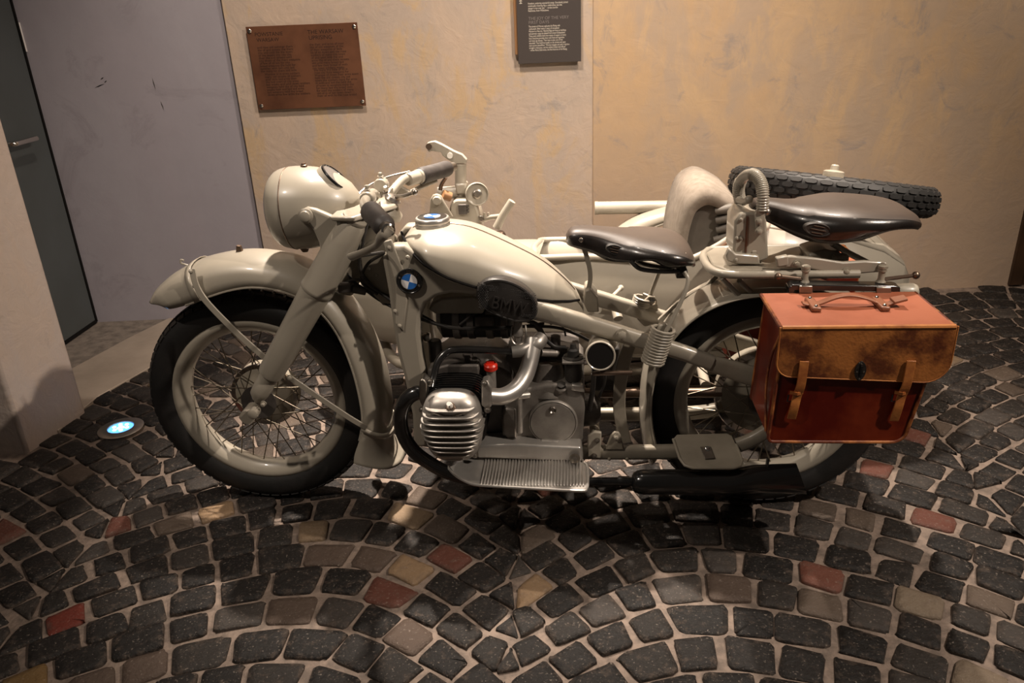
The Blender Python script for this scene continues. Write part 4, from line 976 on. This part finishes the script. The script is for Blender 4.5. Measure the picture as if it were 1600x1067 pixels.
def saddle(name, tops, skirts, hws, lab):
    n = 44
    tp_ = resample(crom([Wy(a, b, 0) for a, b in tops], 6), n); hw = resample([p.x for p in crom([V((h, 0, 0)) for h in hws], 6)], n)
    sk_ = resample(crom([Wy(a, b, -h) for (a, b), h in zip(skirts, hws)], 6), n)
    vs = []; fs = []; mi = []; K = 21
    for i in range(n):
        t, s_, h = tp_[i], sk_[i], hw[i]
        for j in range(K):
            u = -1+2*j/(K-1); au = abs(u); sg = math.copysign(1, u)
            if au > .62:                                   # skirt
                q = (au-.62)/.38; y = h*(1.0-.10*(1-q)*(1-q)+.0*q); z = lerp(t.z-.010-.006*min(1, h/.06), s_.z, q**1.0); x = lerp(t.x, s_.x, q)
                if q > .2: y = h*(1.0-.16*(q-.2))
            else:
                q = au/.62; y = h*.93*q; z = t.z-(.016*q**4)*min(1, h/.06)+(.004 if h > .09 else 0)*q*q; x = t.x
            vs.append((x, sg*y, z))
    for i in range(n-1):
        for j in range(K-1):
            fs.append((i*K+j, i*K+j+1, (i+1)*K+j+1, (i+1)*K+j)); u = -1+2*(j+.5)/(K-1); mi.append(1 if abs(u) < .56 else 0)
    fs.append(tuple(range(K))); mi.append(0); fs.append(tuple(range((n-1)*K, n*K))[::-1]); mi.append(0)
    mb = MB(); mb.add(vs, fs); o = make(mb, name, 'saddle_leather', bike, 180, recalc=False, label=lab)
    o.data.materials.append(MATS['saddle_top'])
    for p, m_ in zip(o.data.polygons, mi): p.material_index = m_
    q = o.modifiers.new('thickness', 'SOLIDIFY'); q.thickness = .005; q.offset = -1
    edge_ = [V(vs[i*K]) for i in range(n)]
    make(MB().tube(edge_, .0028, 6), 'saddle_edge', 'saddle_leather', o)
    return o
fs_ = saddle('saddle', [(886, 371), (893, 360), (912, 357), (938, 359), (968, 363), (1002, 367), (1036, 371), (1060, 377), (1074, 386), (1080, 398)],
       [(887, 379), (893, 384), (908, 389), (928, 396), (952, 408), (985, 411), (1018, 408), (1045, 420), (1066, 413), (1080, 403)], [.014, .030, .038, .048, .072, .106, .126, .122, .098, .055], 'front black leather saddle with brown top')
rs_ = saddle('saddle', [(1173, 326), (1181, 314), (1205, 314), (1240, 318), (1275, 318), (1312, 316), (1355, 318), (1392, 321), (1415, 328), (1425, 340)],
       [(1173, 333), (1183, 338), (1208, 350), (1238, 366), (1272, 379), (1310, 382), (1352, 375), (1386, 362), (1408, 357), (1424, 350)], [.014, .030, .042, .070, .112, .138, .138, .122, .098, .050], 'rear black leather saddle with brown top')
def oval(c, a, b, rot, par, nm='maker_badge'):
    c = V(c); r_ = R(rot)
    def ring(s_, dy): return [c+V((math.cos(r_)*a*s_*math.cos(t)-math.sin(r_)*b*s_*math.sin(t), dy, math.sin(r_)*a*s_*math.cos(t)+math.cos(r_)*b*s_*math.sin(t))) for t in [2*PI*i/28 for i in range(28)]]
    make(MB().loft([ring(1, .012), ring(1, 0), ring(.95, -.0025), ring(.86, -.0025), ring(.82, -.001), ring(.4, -.0015)], True, True, True), nm, 'black_matt', par)
    for k in range(3):
        q = c+V((math.sin(r_)*(k-1)*b*.5, -.0022, -(k-1)*b*.5)); w_ = a*(.55 if k == 1 else .4); d = V((math.cos(r_), 0, math.sin(r_)))*w_
        make(MB().tube([q-d, q+d], .0011, 6), 'badge_relief', 'brown_steel', par)
oval(Wy(961, 390, -.0755), .024, .0125, -14, fs_)
oval(Wy(1278, 359, -.1205), .034, .016, -12, rs_)
for p_, y, par in (((908, 375), -.046, fs_), ((1053, 405), -.121, fs_), ((1070, 398), -.09, fs_), ((1402, 349), -.118, rs_), ((1416, 344), -.10, rs_)):
    make(MB().rivet(Wy(*p_, y), (.1, -1, .1), .0065), 'saddle_rivet', 'chrome' if par is fs_ else 'steel', par)
# front saddle undercarriage
sf = MB(); strap(sf, crom([Wy(911, 384, -.02), Wy(917, 402, -.02), Wy(922, 425, -.02), Wy(921, 445, -.02), Wy(914, 466, -.02)], 6), .012, .004, Yn); make(sf, 'saddle_spring', 'paint', fs_, 40)
make(MB().prism(pw_([(914, 455), (922, 452), (934, 466), (936, 488), (918, 488), (912, 474)], -.04), (0, .08, 0)), 'saddle_pivot', 'paint_dull', bike, 40, .003)
make(MB().tube(crom([Wy(985, 408, -.10), Wy(1000, 420, -.10), Wy(1030, 424, -.10), Wy(1062, 424, -.10)], 4), .006, 8), 'saddle_frame', 'black_enamel', fs_)
make(MB().tube(crom([Wy(985, 402, .08), Wy(1005, 412, .08), Wy(1035, 418, .08), Wy(1060, 420, .08)], 4), .006, 8), 'saddle_frame', 'black_enamel', fs_)
make(MB().box(Wy(1064, 424, -.07), (.028, .05, .022)), 'saddle_clamp', 'black_matt', fs_, 40, .003)
SP0, SP1 = Wy(1037, 512, -.135), Wy(1019, 566, -.135)
ns_ = make(MB().coil(SP0, SP1, .028, .0042, 12), 'saddle_coil', 'paint', bike)
make(MB().tube(crom([Wy(1069, 425, -.10), Wy(1075, 436, -.11), Wy(1071, 455, -.12), Wy(1055, 490, -.13), Wy(1034, 530, -.135)], 6), .0055, 10), 'saddle_rod', 'paint', ns_)
make(MB().lathe([(.020, -.004), (.018, 0), (.008, .002)], SP1, SP1-SP0, 18), 'coil_seat', 'paint_dull', ns_)
make(MB().prism(pw_([(1024, 520), (1030, 508), (1040, 506), (1046, 516), (1042, 528), (1028, 530)], -.125), (0, .02, 0)), 'coil_bracket', 'paint', ns_, 40, .004)
fs2 = make(MB().coil(Wy(1006, 464, .12), Wy(1000, 482, .12), .026, .0042, 6), 'saddle_coil', 'paint', bike)
make(MB().tube([Wy(1030, 424, .10), Wy(1014, 466, .12)], .0055, 10), 'saddle_rod', 'paint', fs2)
make(MB().prism(pw_([(1005, 472), (1014, 463), (1024, 464), (1029, 482), (1018, 488)], .10), (0, .012, 0)), 'coil_bracket', 'paint_dull', fs2, 40, .002)
make(MB().bolt(Wy(1020, 471, .10), (0, -1, 0), .008, .010), 'bracket_bolt', 'chrome', fs2)
# rear saddle carrier
make(MB().prism(pw_([(1213, 404), (1236, 400), (1280, 404), (1318, 410), (1352, 408), (1386, 410), (1390, 418), (1384, 425), (1345, 428), (1305, 428), (1262, 420), (1214, 418)], -.112), (0, .014, 0)), 'saddle_arm', 'paint', rack, 40, .004)
make(MB().prism(pw_([(1213, 404), (1232, 400), (1232, 415), (1215, 418)], -.118), (0, .02, 0)), 'arm_gusset', 'paint', rack, 40, .003)
for p_ in ((1245, 412), (1322, 424), (1378, 416)): make(MB().bolt(Wy(*p_, -.113), (0, -1, 0), .007, .008), 'arm_bolt', 'paint_dull', rack)
make(MB().prism(pw_([(1262, 398), (1290, 390), (1316, 396), (1322, 412), (1300, 418), (1268, 416)], -.05), (0, .10, 0)), 'saddle_yoke', 'paint_dull', rack, 40, .008)
make(MB().tube([Wy(1300, 380, -.03), Wy(1325, 395, -.02), Wy(1370, 418, .02)], .008, 10), 'tension_rod', 'paint', rack)
make(MB().tube([Wy(1300, 385, .02), Wy(1310, 425, .02)], .014, 12), 'saddle_post', 'paint_dull', rack)
make(MB().lathe([(.020, 0), (.02, .03), (.016, .034), (.012, .03)], Wy(1311, 418, -.06), (0, 0, 1), 16), 'post_nut', 'paint_dull', rack)
for a, b, c_ in (((1257, 440), (1257, 416), (1216, 432)), ((1376, 440), (1377, 416), (1431, 430))):
    yv = -.14; cl_ = MB().lathe([(.012, 0), (.0095, .004), (.008, .008), (.008, .026), (.0105, .027), (.0105, .032), (.008, .033), (.0105, .034), (.0105, .040), (.007, .042)], Wy(*a, yv), (0, 0, 1), 16)
    q = make(cl_, 'clamp_screw', 'paint_dull', rack)
    make(MB().tube([Wy(a[0], 437, yv), Wy(*c_, yv)], [.0055, .0045], 8).sphere(Wy(*c_, yv), .0095), 'clamp_handle', 'brown_steel', q)
cr_ = make(plate([(1233, 449), (1238, 445), (1400, 447), (1407, 449), (1407, 466), (1396, 466), (1396, 456), (1242, 454), (1242, 464), (1233, 464)], -.165, .035), 'bag_carrier', 'black_enamel', rack, 40, .002)
for a in ((1249, 447, 1270, 458), (1370, 449, 1393, 460)): make(plate([(a[0], a[1]), (a[2], a[1]), (a[2], a[3]), (a[0], a[3])], -.172, .01), 'carrier_clasp', 'steel', cr_, 40, .002)
tl0 = Wy(1386, 458, -.03)
make(MB().lathe([(.018, 0), (.024, .01), (.025, .05), (.0245, .062), (.020, .072), (.008, .077), (0, .078)], tl0, (1, 0, .02), 28), 'tail_lamp', 'paint', bike, 60)
make(MB().prism(pw_([(1348, 452), (1392, 452), (1398, 470), (1380, 478), (1352, 470)], -.045), (0, .03, 0)), 'tail_lamp_bracket', 'paint', bike, 40, .003)

# ------------------------------------------------------------------ leather panniers
def pannier(sgn, label):
    """bag on the near side (sgn -1) or mirrored on the far side (sgn 1)"""
    yb, yf = .165, .372
    def Q(x, y, z): return V((x, sgn*y, z+(0 if sgn < 0 else -.05)))
    zt, zb = .690, .404; xl, xr = 1.372, 1.724; zo = 0 if sgn < 0 else -.05
    root = thing('pannier_bag', Q((xl+xr)/2, yb, .40), label, 'bag')
    n = 12
    def outline(xa, xb_, xc, xd, za, zc, rr):
        """rounded face: top-left, top-right, bottom-right, bottom-left"""
        pts = []
        for (cx, cz, a0) in ((xc-rr, zc+rr, -90), (xb_-.004, za-.004, 0), (xa+.004, za-.004, 90), (xd+.012, zc+.012, 180)):
            r2 = rr if a0 == -90 else (.012 if a0 == 180 else .004)
            for i in range(7): a = R(a0+90*i/6); pts.append((cx+r2*math.cos(a), cz+r2*math.sin(a)))
        return pts
    of = outline(xl+.004, xr-.012, xr-.050, xl-.008, zt-.006, zb, .032); ob = outline(xl+.006, xr-.01, xr-.045, xl-.008, zt-.004, zb+.002, .03)
    rings = [[Q(x, yb, z) for x, z in ob], [Q(x, yf, z) for x, z in of]]
    body = make(MB().loft(rings, True, True, True), 'body', 'bag_leather', root, 30, .006, 3)
    # stitched piping around the front panel
    fpts = [Q(x, yf+.001, z) for x, z in of]
    make(MB().tube(fpts, .0038, 7, True), 'piping', 'bag_piping', body)
    make(MB().tube([Q(x, yb+.004, z) for x, z in ob], .003, 7, True), 'piping', 'bag_piping', body)
    # side gusset fold
    make(MB().tube(crom([Q(xl+.002, yf-.02, zt-.02), Q(xl-.006, yf-.05, .60), Q(xl-.010, yf-.055, .52), Q(xl-.010, yf-.02, .42)], 5), .003, 6), 'gusset_seam', 'bag_piping', body)
    # lid: flat top and a front flap with rounded corners
    t = .007; zl = zt+.004
    lid = make(MB().prism([Q(xl-.006, yb-.004, zt-.004), Q(xr+.006, yb-.004, zt-.004), Q(xr+.012, yf+.004, zt-.004), Q(xl-.008, yf+.004, zt-.004)], (0, 0, .010)), 'lid', 'bag_top_lit', root, 30, .004, 2)
    fl = []
    xa, xb_, z1, z2, rr = xl-.008, xr+.012, zt+.006, .556, .05
    fl += [(xa, z1), (xb_, z1)]
    for i in range(8): a = R(0-90*i/7); fl.append((xb_-rr+rr*math.cos(a)+.0, z2+.006+rr+rr*math.sin(a)))
    for i in range(8): a = R(-90-90*i/7); fl.append((xa+.035+.035*math.cos(a), z2+.02+.035+.035*math.sin(a)))
    flap = make(MB().prism([Q(x, yf+.003, z) for x, z in fl], (0, sgn*.007, 0)), 'flap', 'bag_flap', root, 30, .003, 2)
    make(MB().tube([Q(x, yf+.0085, z) for x, z in fl[1:]+fl[:1]], .0022, 6), 'flap_edge', 'bag_edge', flap)
    make(MB().tube([Q(xa+.004, yf+.006, zl), Q(xb_-.004, yf+.006, zl)], .006, 8), 'lid_fold', 'bag_edge', flap)
    make(MB().tube([Q(xa+.004, yf, zl-.002), Q(xl-.004, yb, zl-.002)], .005, 8), 'lid_side_edge', 'bag_piping', lid)
    make(MB().tube([Q(xb_-.004, yf, zl-.002), Q(xr+.004, yb, zl-.002)], .005, 8), 'lid_side_edge', 'bag_piping', lid)
    # straps
    for x0_, x1_, xb2, zlow in ((1.412, 1.432, 1.408, .468), (1.640, 1.660, 1.632, .463)):
        pts = [Q((x0_+x1_)/2, yf+.013, .617), Q((x0_+x1_)/2-.002, yf+.015, .56), Q((x0_+x1_)/2-.006, yf+.010, .53), Q((x0_+x1_)/2-.010, yf+.012, .50), Q((x0_+x1_)/2-.012, yf+.006, zlow)]
        sp_ = MB(); strap(sp_, crom(pts, 5), .020, .0035, (0, sgn, 0)); s_ = make(sp_, 'strap', 'bag_edge', root, 40, .001)
        lp = MB(); strap(lp, [Q((x0_+x1_)/2-.022, yf+.008, .537), Q((x0_+x1_)/2-.008, yf+.0165, .537), Q((x0_+x1_)/2+.006, yf+.008, .537)], .007, .003, (0, sgn, 0)); make(lp, 'strap_loop', 'bag_edge', s_, 40)
        make(MB().tube([Q((x0_+x1_)/2-.024, yf+.006, .530), Q((x0_+x1_)/2-.026, yf+.009, .515), Q((x0_+x1_)/2-.014, yf+.010, .515), Q((x0_+x1_)/2-.014, yf+.008, .530)], .0022, 6), 'buckle', 'black_enamel', s_)
    # lock plate
    lc = Q(1.545, yf+.010, .592)
    ov = [lc+V((.0125*math.copysign(abs(math.cos(a))**1.25, math.cos(a)), 0, .024*math.sin(a))) for a in [2*PI*i/24 for i in range(24)]]
    lk_ = make(MB().prism(ov, (0, sgn*.004, 0)), 'lock_plate', 'black_enamel', root, 40, .001)
    make(MB().box(lc+V((0, sgn*.005, 0)), (.004, .006, .028)), 'lock_slot', 'seal', lk_, 40)
    for dx, dz in ((0, .018), (0, -.018), (.007, -.001), (-.007, -.001)): make(MB().rivet(lc+V((dx, sgn*.004, dz)), (0, sgn, 0), .0022), 'lock_rivet', 'chrome', lk_)
    # handle on the lid
    ym = (yb+yf)/2-.01; zh = zt+.006
    hpts = [Q(1.440, ym, zh+.010), Q(1.462, ym, zh+.006), Q(1.480, ym, zh+.010), Q(1.515, ym, zh+.024), Q(1.548, ym, zh+.028), Q(1.582, ym, zh+.020), Q(1.612, ym, zh+.008), Q(1.632, ym, zh+.006), Q(1.650, ym, zh+.013)]
    hm = MB(); strap(hm, crom(hpts, 6), .020, .005, (0, 0, 1)); hdl = make(hm, 'handle', 'bag_strap', root, 40, .0015)
    for x in (1.464, 1.615):
        k = MB(); k.prism([Q(x-.011, ym-.034, zh), Q(x+.011, ym-.034, zh), Q(x+.011, ym+.036, zh), Q(x-.011, ym+.036, zh)], (0, 0, .012)); tabo = make(k, 'handle_tab', 'bag_strap', hdl, 40, .004)
        for dy in (-.026, .026): make(MB().rivet(Q(x, ym+dy, zh+.012), (0, 0, 1), .0045), 'tab_rivet', 'chrome', hdl)
    make(MB().prism([Q(1.640, ym-.016, zh+.010), Q(1.668, ym-.012, zh+.018), Q(1.668, ym+.016, zh+.018), Q(1.640, ym+.016, zh+.010)], (0, 0, .006)), 'handle_end', 'bag_strap', hdl, 40, .001)
    return root
pannier(-1, 'worn red-brown leather pannier bag hanging in front of the rear wheel')
pannier(1, 'leather pannier bag between the rear wheel and the sidecar')

# ------------------------------------------------------------------ sidecar
sc = thing('sidecar', (1.15, .62, 0), 'sand-grey sidecar with canvas seat cover standing behind the motorcycle', 'sidecar')
# hull: stations (x, y inner, y outer, z bottom, z rim, cowl height above rim)
ST = [(.02, .58, .66, .40, .46, .01), (.08, .52, .72, .35, .50, .03), (.20, .46, .80, .30, .545, .01), (.38, .42, .87, .26, .585, .012), (.58, .40, .90, .24, .605, .012), (.74, .395, .905, .235, .615, .008),
      (.80, .395, .905, .235, .617, 0), (.95, .395, .905, .235, .618, 0), (1.10, .395, .905, .235, .605, 0), (1.20, .395, .905, .24, .590, 0), (1.28, .395, .905, .245, .606, 0), (1.35, .395, .905, .245, .642, 0), (1.43, .40, .90, .25, .690, 0),
      (1.50, .40, .90, .25, .700, .015), (1.62, .41, .885, .26, .675, .035), (1.76, .425, .87, .275, .645, .04), (1.88, .45, .84, .30, .60, .035), (1.96, .48, .80, .335, .545, .02), (2.00, .53, .76, .38, .49, .01)]
def zfar(x, z): return z if x < .1 or x > 1.55 else min(z, lerp(.525, .66, max(0, min(1, (x-1.2)/.33))))
rings = []
for (x, ya, yb, zb, zr_, cw) in ST:
    ym, hw = (ya+yb)/2, (yb-ya)/2; ring = []
    pr = [(-1, 0), (-1.0, .35), (-.985, .68), (-.93, .90), (-.78, .985), (-.4, 1), (.4, 1), (.78, .985), (.93, .90), (.985, .68), (1.0, .35), (1, 0)]
    for u, v in pr: ring.append(V((x, ym+hw*u, lerp(zr_ if u < 0 else zfar(x, zr_), zb, v))))
    rings.append(ring)
hullmb = MB().loft(rings, False)
K_ = len(rings[0])
# nose cowl and tail deck close the top
def deck(i0, i1):
    rg = []
    for (x, ya, yb, zb, zr_, cw) in ST[i0:i1]:
        ym, hw = (ya+yb)/2, (yb-ya)/2
        rg.append([V((x, ym+hw*math.sin(a), lerp(zr_, zfar(x, zr_), (math.sin(a)+1)/2)+cw*max(0, math.cos(a))**.8)) for a in [-PI/2+PI*j/14 for j in range(15)]])
    return rg
hull = make(hullmb, 'body', 'paint', sc, 50, solid=.006)
make(MB().loft(deck(0, 7), False), 'nose_cowl', 'paint', hull, 50, solid=.005)
make(MB().loft(deck(12, 19), False), 'tail_deck', 'paint', hull, 50, solid=.005)
make(MB().prism([V((.025, .58, .40)), V((.025, .66, .40)), V((.025, .66, .465)), V((.025, .58, .465))], (-.012, 0, 0)), 'nose_tip', 'paint', hull, 40, .005)
tr = [V((2.0, ST[-1][1]+(ST[-1][2]-ST[-1][1])*u, v)) for u, v in ((0, .385), (1, .385), (1, .49), (0, .49))]; make(MB().prism(tr, (.008, 0, 0)), 'tail_end', 'paint', hull, 40, .003)
rimn = [V((s_[0], s_[1], s_[4])) for s_ in ST[5:14]]; rimf = [V((s_[0], s_[2], zfar(s_[0], s_[4]))) for s_ in ST[5:14]]
cp = crom([V((.775, .64, .578)), V((.785, .50, .602))]+rimn[1:]+[V((1.51, .50, .715)), V((1.51, .64, .70)), V((1.51, .80, .675))]+rimf[1:][::-1]+[V((.785, .80, .548))], 5, True)
make(MB().tube(cp, .011, 12, True), 'cockpit_rim', 'paint', hull)
make(MB().box((1.12, .65, .27), (.68, .48, .02)), 'cockpit_floor', 'paint_dull', hull, 30)
make(MB().box((1.30, .65, .36), (.32, .44, .14)), 'seat_cushion', 'cushion', sc, 30, .03, 3)
# seat back with canvas cover and pleated side
sbp = [(1052, 425), (1060, 375), (1068, 340), (1078, 315), (1092, 302), (1108, 298), (1126, 305), (1150, 318), (1172, 335), (1172, 400), (1120, 420)]
yb0 = .50
sb = [Wy(a, b, yb0) for a, b in sbp]
sbk = make(MB().prism(sb, (0, .34, 0)), 'seat_back', 'cushion', sc, 50, .02, 3)
cv = crom([Wy(a, b, yb0) for a, b in [(1050, 428), (1057, 375), (1065, 340), (1075, 314), (1090, 300), (1108, 295), (1128, 302), (1150, 315)]], 5)
rgs = [[p+V((0, .34, 0)) for p in cv], [p+V((0, .17, .006)) for p in cv], [p+V((0, -.002, 0)) for p in cv], [p+(V((Wy(1105, 360, yb0).x, yb0, Wy(1105, 360, yb0).z))-p)*.36+V((0, -.012, 0)) for p in cv]]
make(MB().loft(rgs, False), 'canvas_cover', 'canvas', sbk, 80, solid=.006)
for k in range(5):
    a = Wy(1122+6*k, 320+14*k*.9, yb0-.006); b_ = Wy(1160, 322+13*k, yb0-.006)
    make(MB().tube([Wy(1118+1.0*k-5*(k > 2), 330+15*k, yb0-.004), Wy(1140, 326+14*k, yb0-.014), Wy(1168, 330+13*k, yb0-.004)], [.012, .017, .012], 8), 'pleat', 'cushion', sbk, 70)
# grab tube and wheel guard on the outer side
make(MB().cyl(Wy(931, 325, 1.0), Wy(1120, 322, 1.0), .0245, 20), 'outer_tube', 'paint', sc)
make(MB().lathe([(.0255, -.004), (.0255, .006), (.0245, .008)], Wy(931, 325, 1.0), V((1, 0, 0)), 24), 'tube_cap', 'paint', sc)
crn = pw_([(905, 480), (912, 435), (930, 397), (955, 365), (985, 343), (1020, 329), (1060, 320), (1105, 315), (1155, 318), (1205, 332), (1250, 360), (1280, 400)], .975)
edg = pw_([(930, 490), (936, 452), (952, 415), (975, 387), (1003, 366), (1032, 352), (1066, 344), (1106, 340), (1150, 344), (1192, 358), (1230, 384), (1256, 420)], .905)
sg_ = make(guard(crn, edg, .065, 44, 14, yc=.975), 'sidecar_mudguard', 'paint', sc, 60, solid=.004)
make(MB().tube([V((p.x, .912, p.z)) for p in crom(edg, 5)], .005, 8), 'rolled_edge', 'paint', sg_)
wcx = Wy(1105, 340, .975).x
sw_ = wheel_at(wcx, .975, .10, sc, 'sidecar spoked wheel beneath its mudguard', 20)
sw_.matrix_basis = Matrix.Translation((wcx, .975, 0)) @ Matrix.Diagonal((.88, .88, .88, 1)) @ Matrix.Translation((-wcx, -.975, 0))
make(MB().tube(crom([Wy(1030, 392, .88), Wy(1050, 368, .88), Wy(1075, 350, .86), Wy(1100, 340, .80)], 5), .008, 10), 'inner_rail', 'paint', sc)
# chassis and struts to the motorcycle
ch = [((.55, .16, .30), (.55, .42, .26)), ((1.30, .12, .30), (1.32, .42, .27)), ((.98, .12, .55), (1.06, .42, .42)), ((.42, .05, .62), (.52, .47, .48))]
for a, b in ch: make(MB().cyl(a, b, .015, 14), 'strut', 'paint', sc)
make(MB().tube(crom([(.20, .62, .27), (.35, .44, .215), (.9, .43, .205), (1.6, .44, .22), (1.95, .60, .30)], 6), .019, 12), 'chassis_tube', 'paint_dull', sc)
make(MB().cyl((wcx, .43, .30), (wcx, .95, .29), .018, 14), 'wheel_spindle', 'paint_dull', sc)
make(MB().prism(pw_([(994, 478), (1006, 472), (1026, 484), (1028, 505), (1008, 512), (996, 500)], .16), (0, .05, 0)), 'strut_clamp', 'paint', sc, 40, .006)
make(MB().cyl(Wy(962, 482, .16), Wy(966, 498, .13), .014, 14), 'strut_pin', 'paint', sc)
make(MB().cyl(Wy(958, 462, .30), Wy(970, 450, .36), .006, 10).sphere(Wy(970, 450, .36), .010), 'strut_knob', 'paint', sc)
# machine-gun mount on the nose cowl
gy = .60
mt = make(MB().prism(pw_([(700, 405), (700, 341), (704, 318), (712, 312), (735, 312), (744, 322), (750, 341), (756, 405)], gy-.05), (0, .10, 0)), 'gun_mount', 'paint', sc, 40, .006)
make(MB().cyl(Wy(719, 322, gy), Wy(720, 256, gy), .019, 20), 'mount_post', 'paint', mt)
make(MB().prism(pw_([(667, 224), (672, 222), (679, 221), (690, 226), (708, 236), (722, 242), (729, 250), (729, 255), (712, 256), (700, 250), (691, 243), (689, 238), (672, 236), (672, 238), (668, 236)], gy-.012), (0, .024, 0)), 'mount_arm', 'paint', mt, 40, .002)
make(MB().lathe([(.0095, 0), (.0095, .003), (.006, .003)], Wy(703, 243, gy-.013), (0, -1, 0), 18), 'arm_hole', 'white_porcelain', mt)
make(MB().cyl(Wy(670, 229, gy-.03), Wy(670, 229, gy+.02), .010, 14), 'arm_hook', 'brown_steel', mt)
make(MB().cyl(Wy(685, 302, gy), Wy(716, 300, gy), .021, 18), 'traverse_tube', 'paint', mt)
wh0 = Wy(745, 303, gy-.035); wn = V((.25, -1, .12))
wh_ = make(MB().lathe([(.024, -.03), (.037, -.012), (.0385, .0), (.0385, .008), (.036, .010), (.034, .004)], wh0, wn, 36), 'hand_wheel', 'paint', mt)
make(MB().lathe([(.0345, .003), (.018, .0035), (.011, .008), (.010, .012), (0, .013)], wh0, wn, 36), 'wheel_face', 'steel', wh_)
make(MB().prism(pw_([(671, 336), (672, 312), (676, 305), (682, 303), (689, 306), (694, 316), (708, 340)], gy-.08), (0, .014, 0)), 'mount_ear', 'paint_dull', mt, 40, .004)
make(MB().lathe([(.015, 0), (.015, .006), (.012, .010), (.008, .010)], Wy(683, 313, gy-.082), (0, -1, 0), 20), 'ear_bolt', 'paint', mt)
make(MB().tube(crom([Wy(688, 297, gy-.03), Wy(690, 288, gy-.03), Wy(697, 277, gy-.04)], 4), [.007, .0065, .006], 10), 'lock_lever', 'brown_steel', mt)
make(MB().cyl(Wy(692, 304, gy-.05), Wy(704, 308, gy-.04), .016, 16), 'bronze_bush', 'wood_edge', mt)
make(MB().box(Wy(723, 327, gy-.052), (.028, .01, .034)), 'latch_plate', 'cast_dark', mt, 40, .002)
make(MB().box(Wy(722, 293, gy), (.038, .05, .036)), 'post_collar', 'paint', mt, 40, .006)
for k in range(3): make(MB().box(Wy(731, 321+5*k, gy-.053), (.008, .01, .004)), 'latch_tooth', 'cast_dark', mt, 40)
# handle post at the cockpit front
make(MB().tube([Wy(776, 356, .52), Wy(786, 336, .52), Wy(800, 314, .52)], [.014, .013, .0125], 14), 'grab_post', 'paint', sc)
make(MB().tube(crom([Wy(752, 345, .56), Wy(765, 340, .55), Wy(780, 338, .53), Wy(788, 336, .52)], 4), .0085, 10), 'grab_rail', 'paint', sc)
make(MB().box(Wy(752, 341, .55), (.014, .014, .02)), 'rail_foot', 'steel', sc, 40, .002)
for a in (757, 763): make(MB().cyl(Wy(a, 341, .55), Wy(a, 332, .55), .004, 8), 'rail_pin', 'paint', sc)
make(MB().lathe([(.015, 0), (.02, .01), (.02, .04), (.014, .05)], Wy(782, 385, .50), (0, 0, 1), 14), 'rail_socket', 'brown_steel', sc)

# ------------------------------------------------------------------ spare wheel lying on the sidecar tail
swc = Wy(1297, 298, .68); swn = V((.135, .17, 1)).normalized()
sw = thing('spare_wheel', swc, 'spare wheel with chunky black tyre lying on the sidecar tail', 'wheel')
srim = make(MB().lathe(rim_profile(), swc, swn, 72, True), 'rim', 'paint', sw, 50)
make(tyre_geo(swc, swn, 46, True), 'tyre', 'rubber', sw, 35)
make_spokes(srim, swc, swn, 36, V((1, 0, 0)))
make(MB().lathe([(.052, -.038), (.03, -.03), (.026, 0), (.03, .03), (.052, .036), (.052, .04)], swc, swn, 30), 'hub', 'paint', sw)
make(MB().lathe([(.024, .040), (.032, .044), (.034, .052), (.034, .062), (.028, .066), (.014, .068), (.013, .082), (.009, .086)], swc, swn, 28), 'hub_nut', 'paint', sw)
make(MB().cyl(swc-swn*.12, swc+swn*.045, .014, 14), 'carrier_bolt', 'paint_dull', sc)
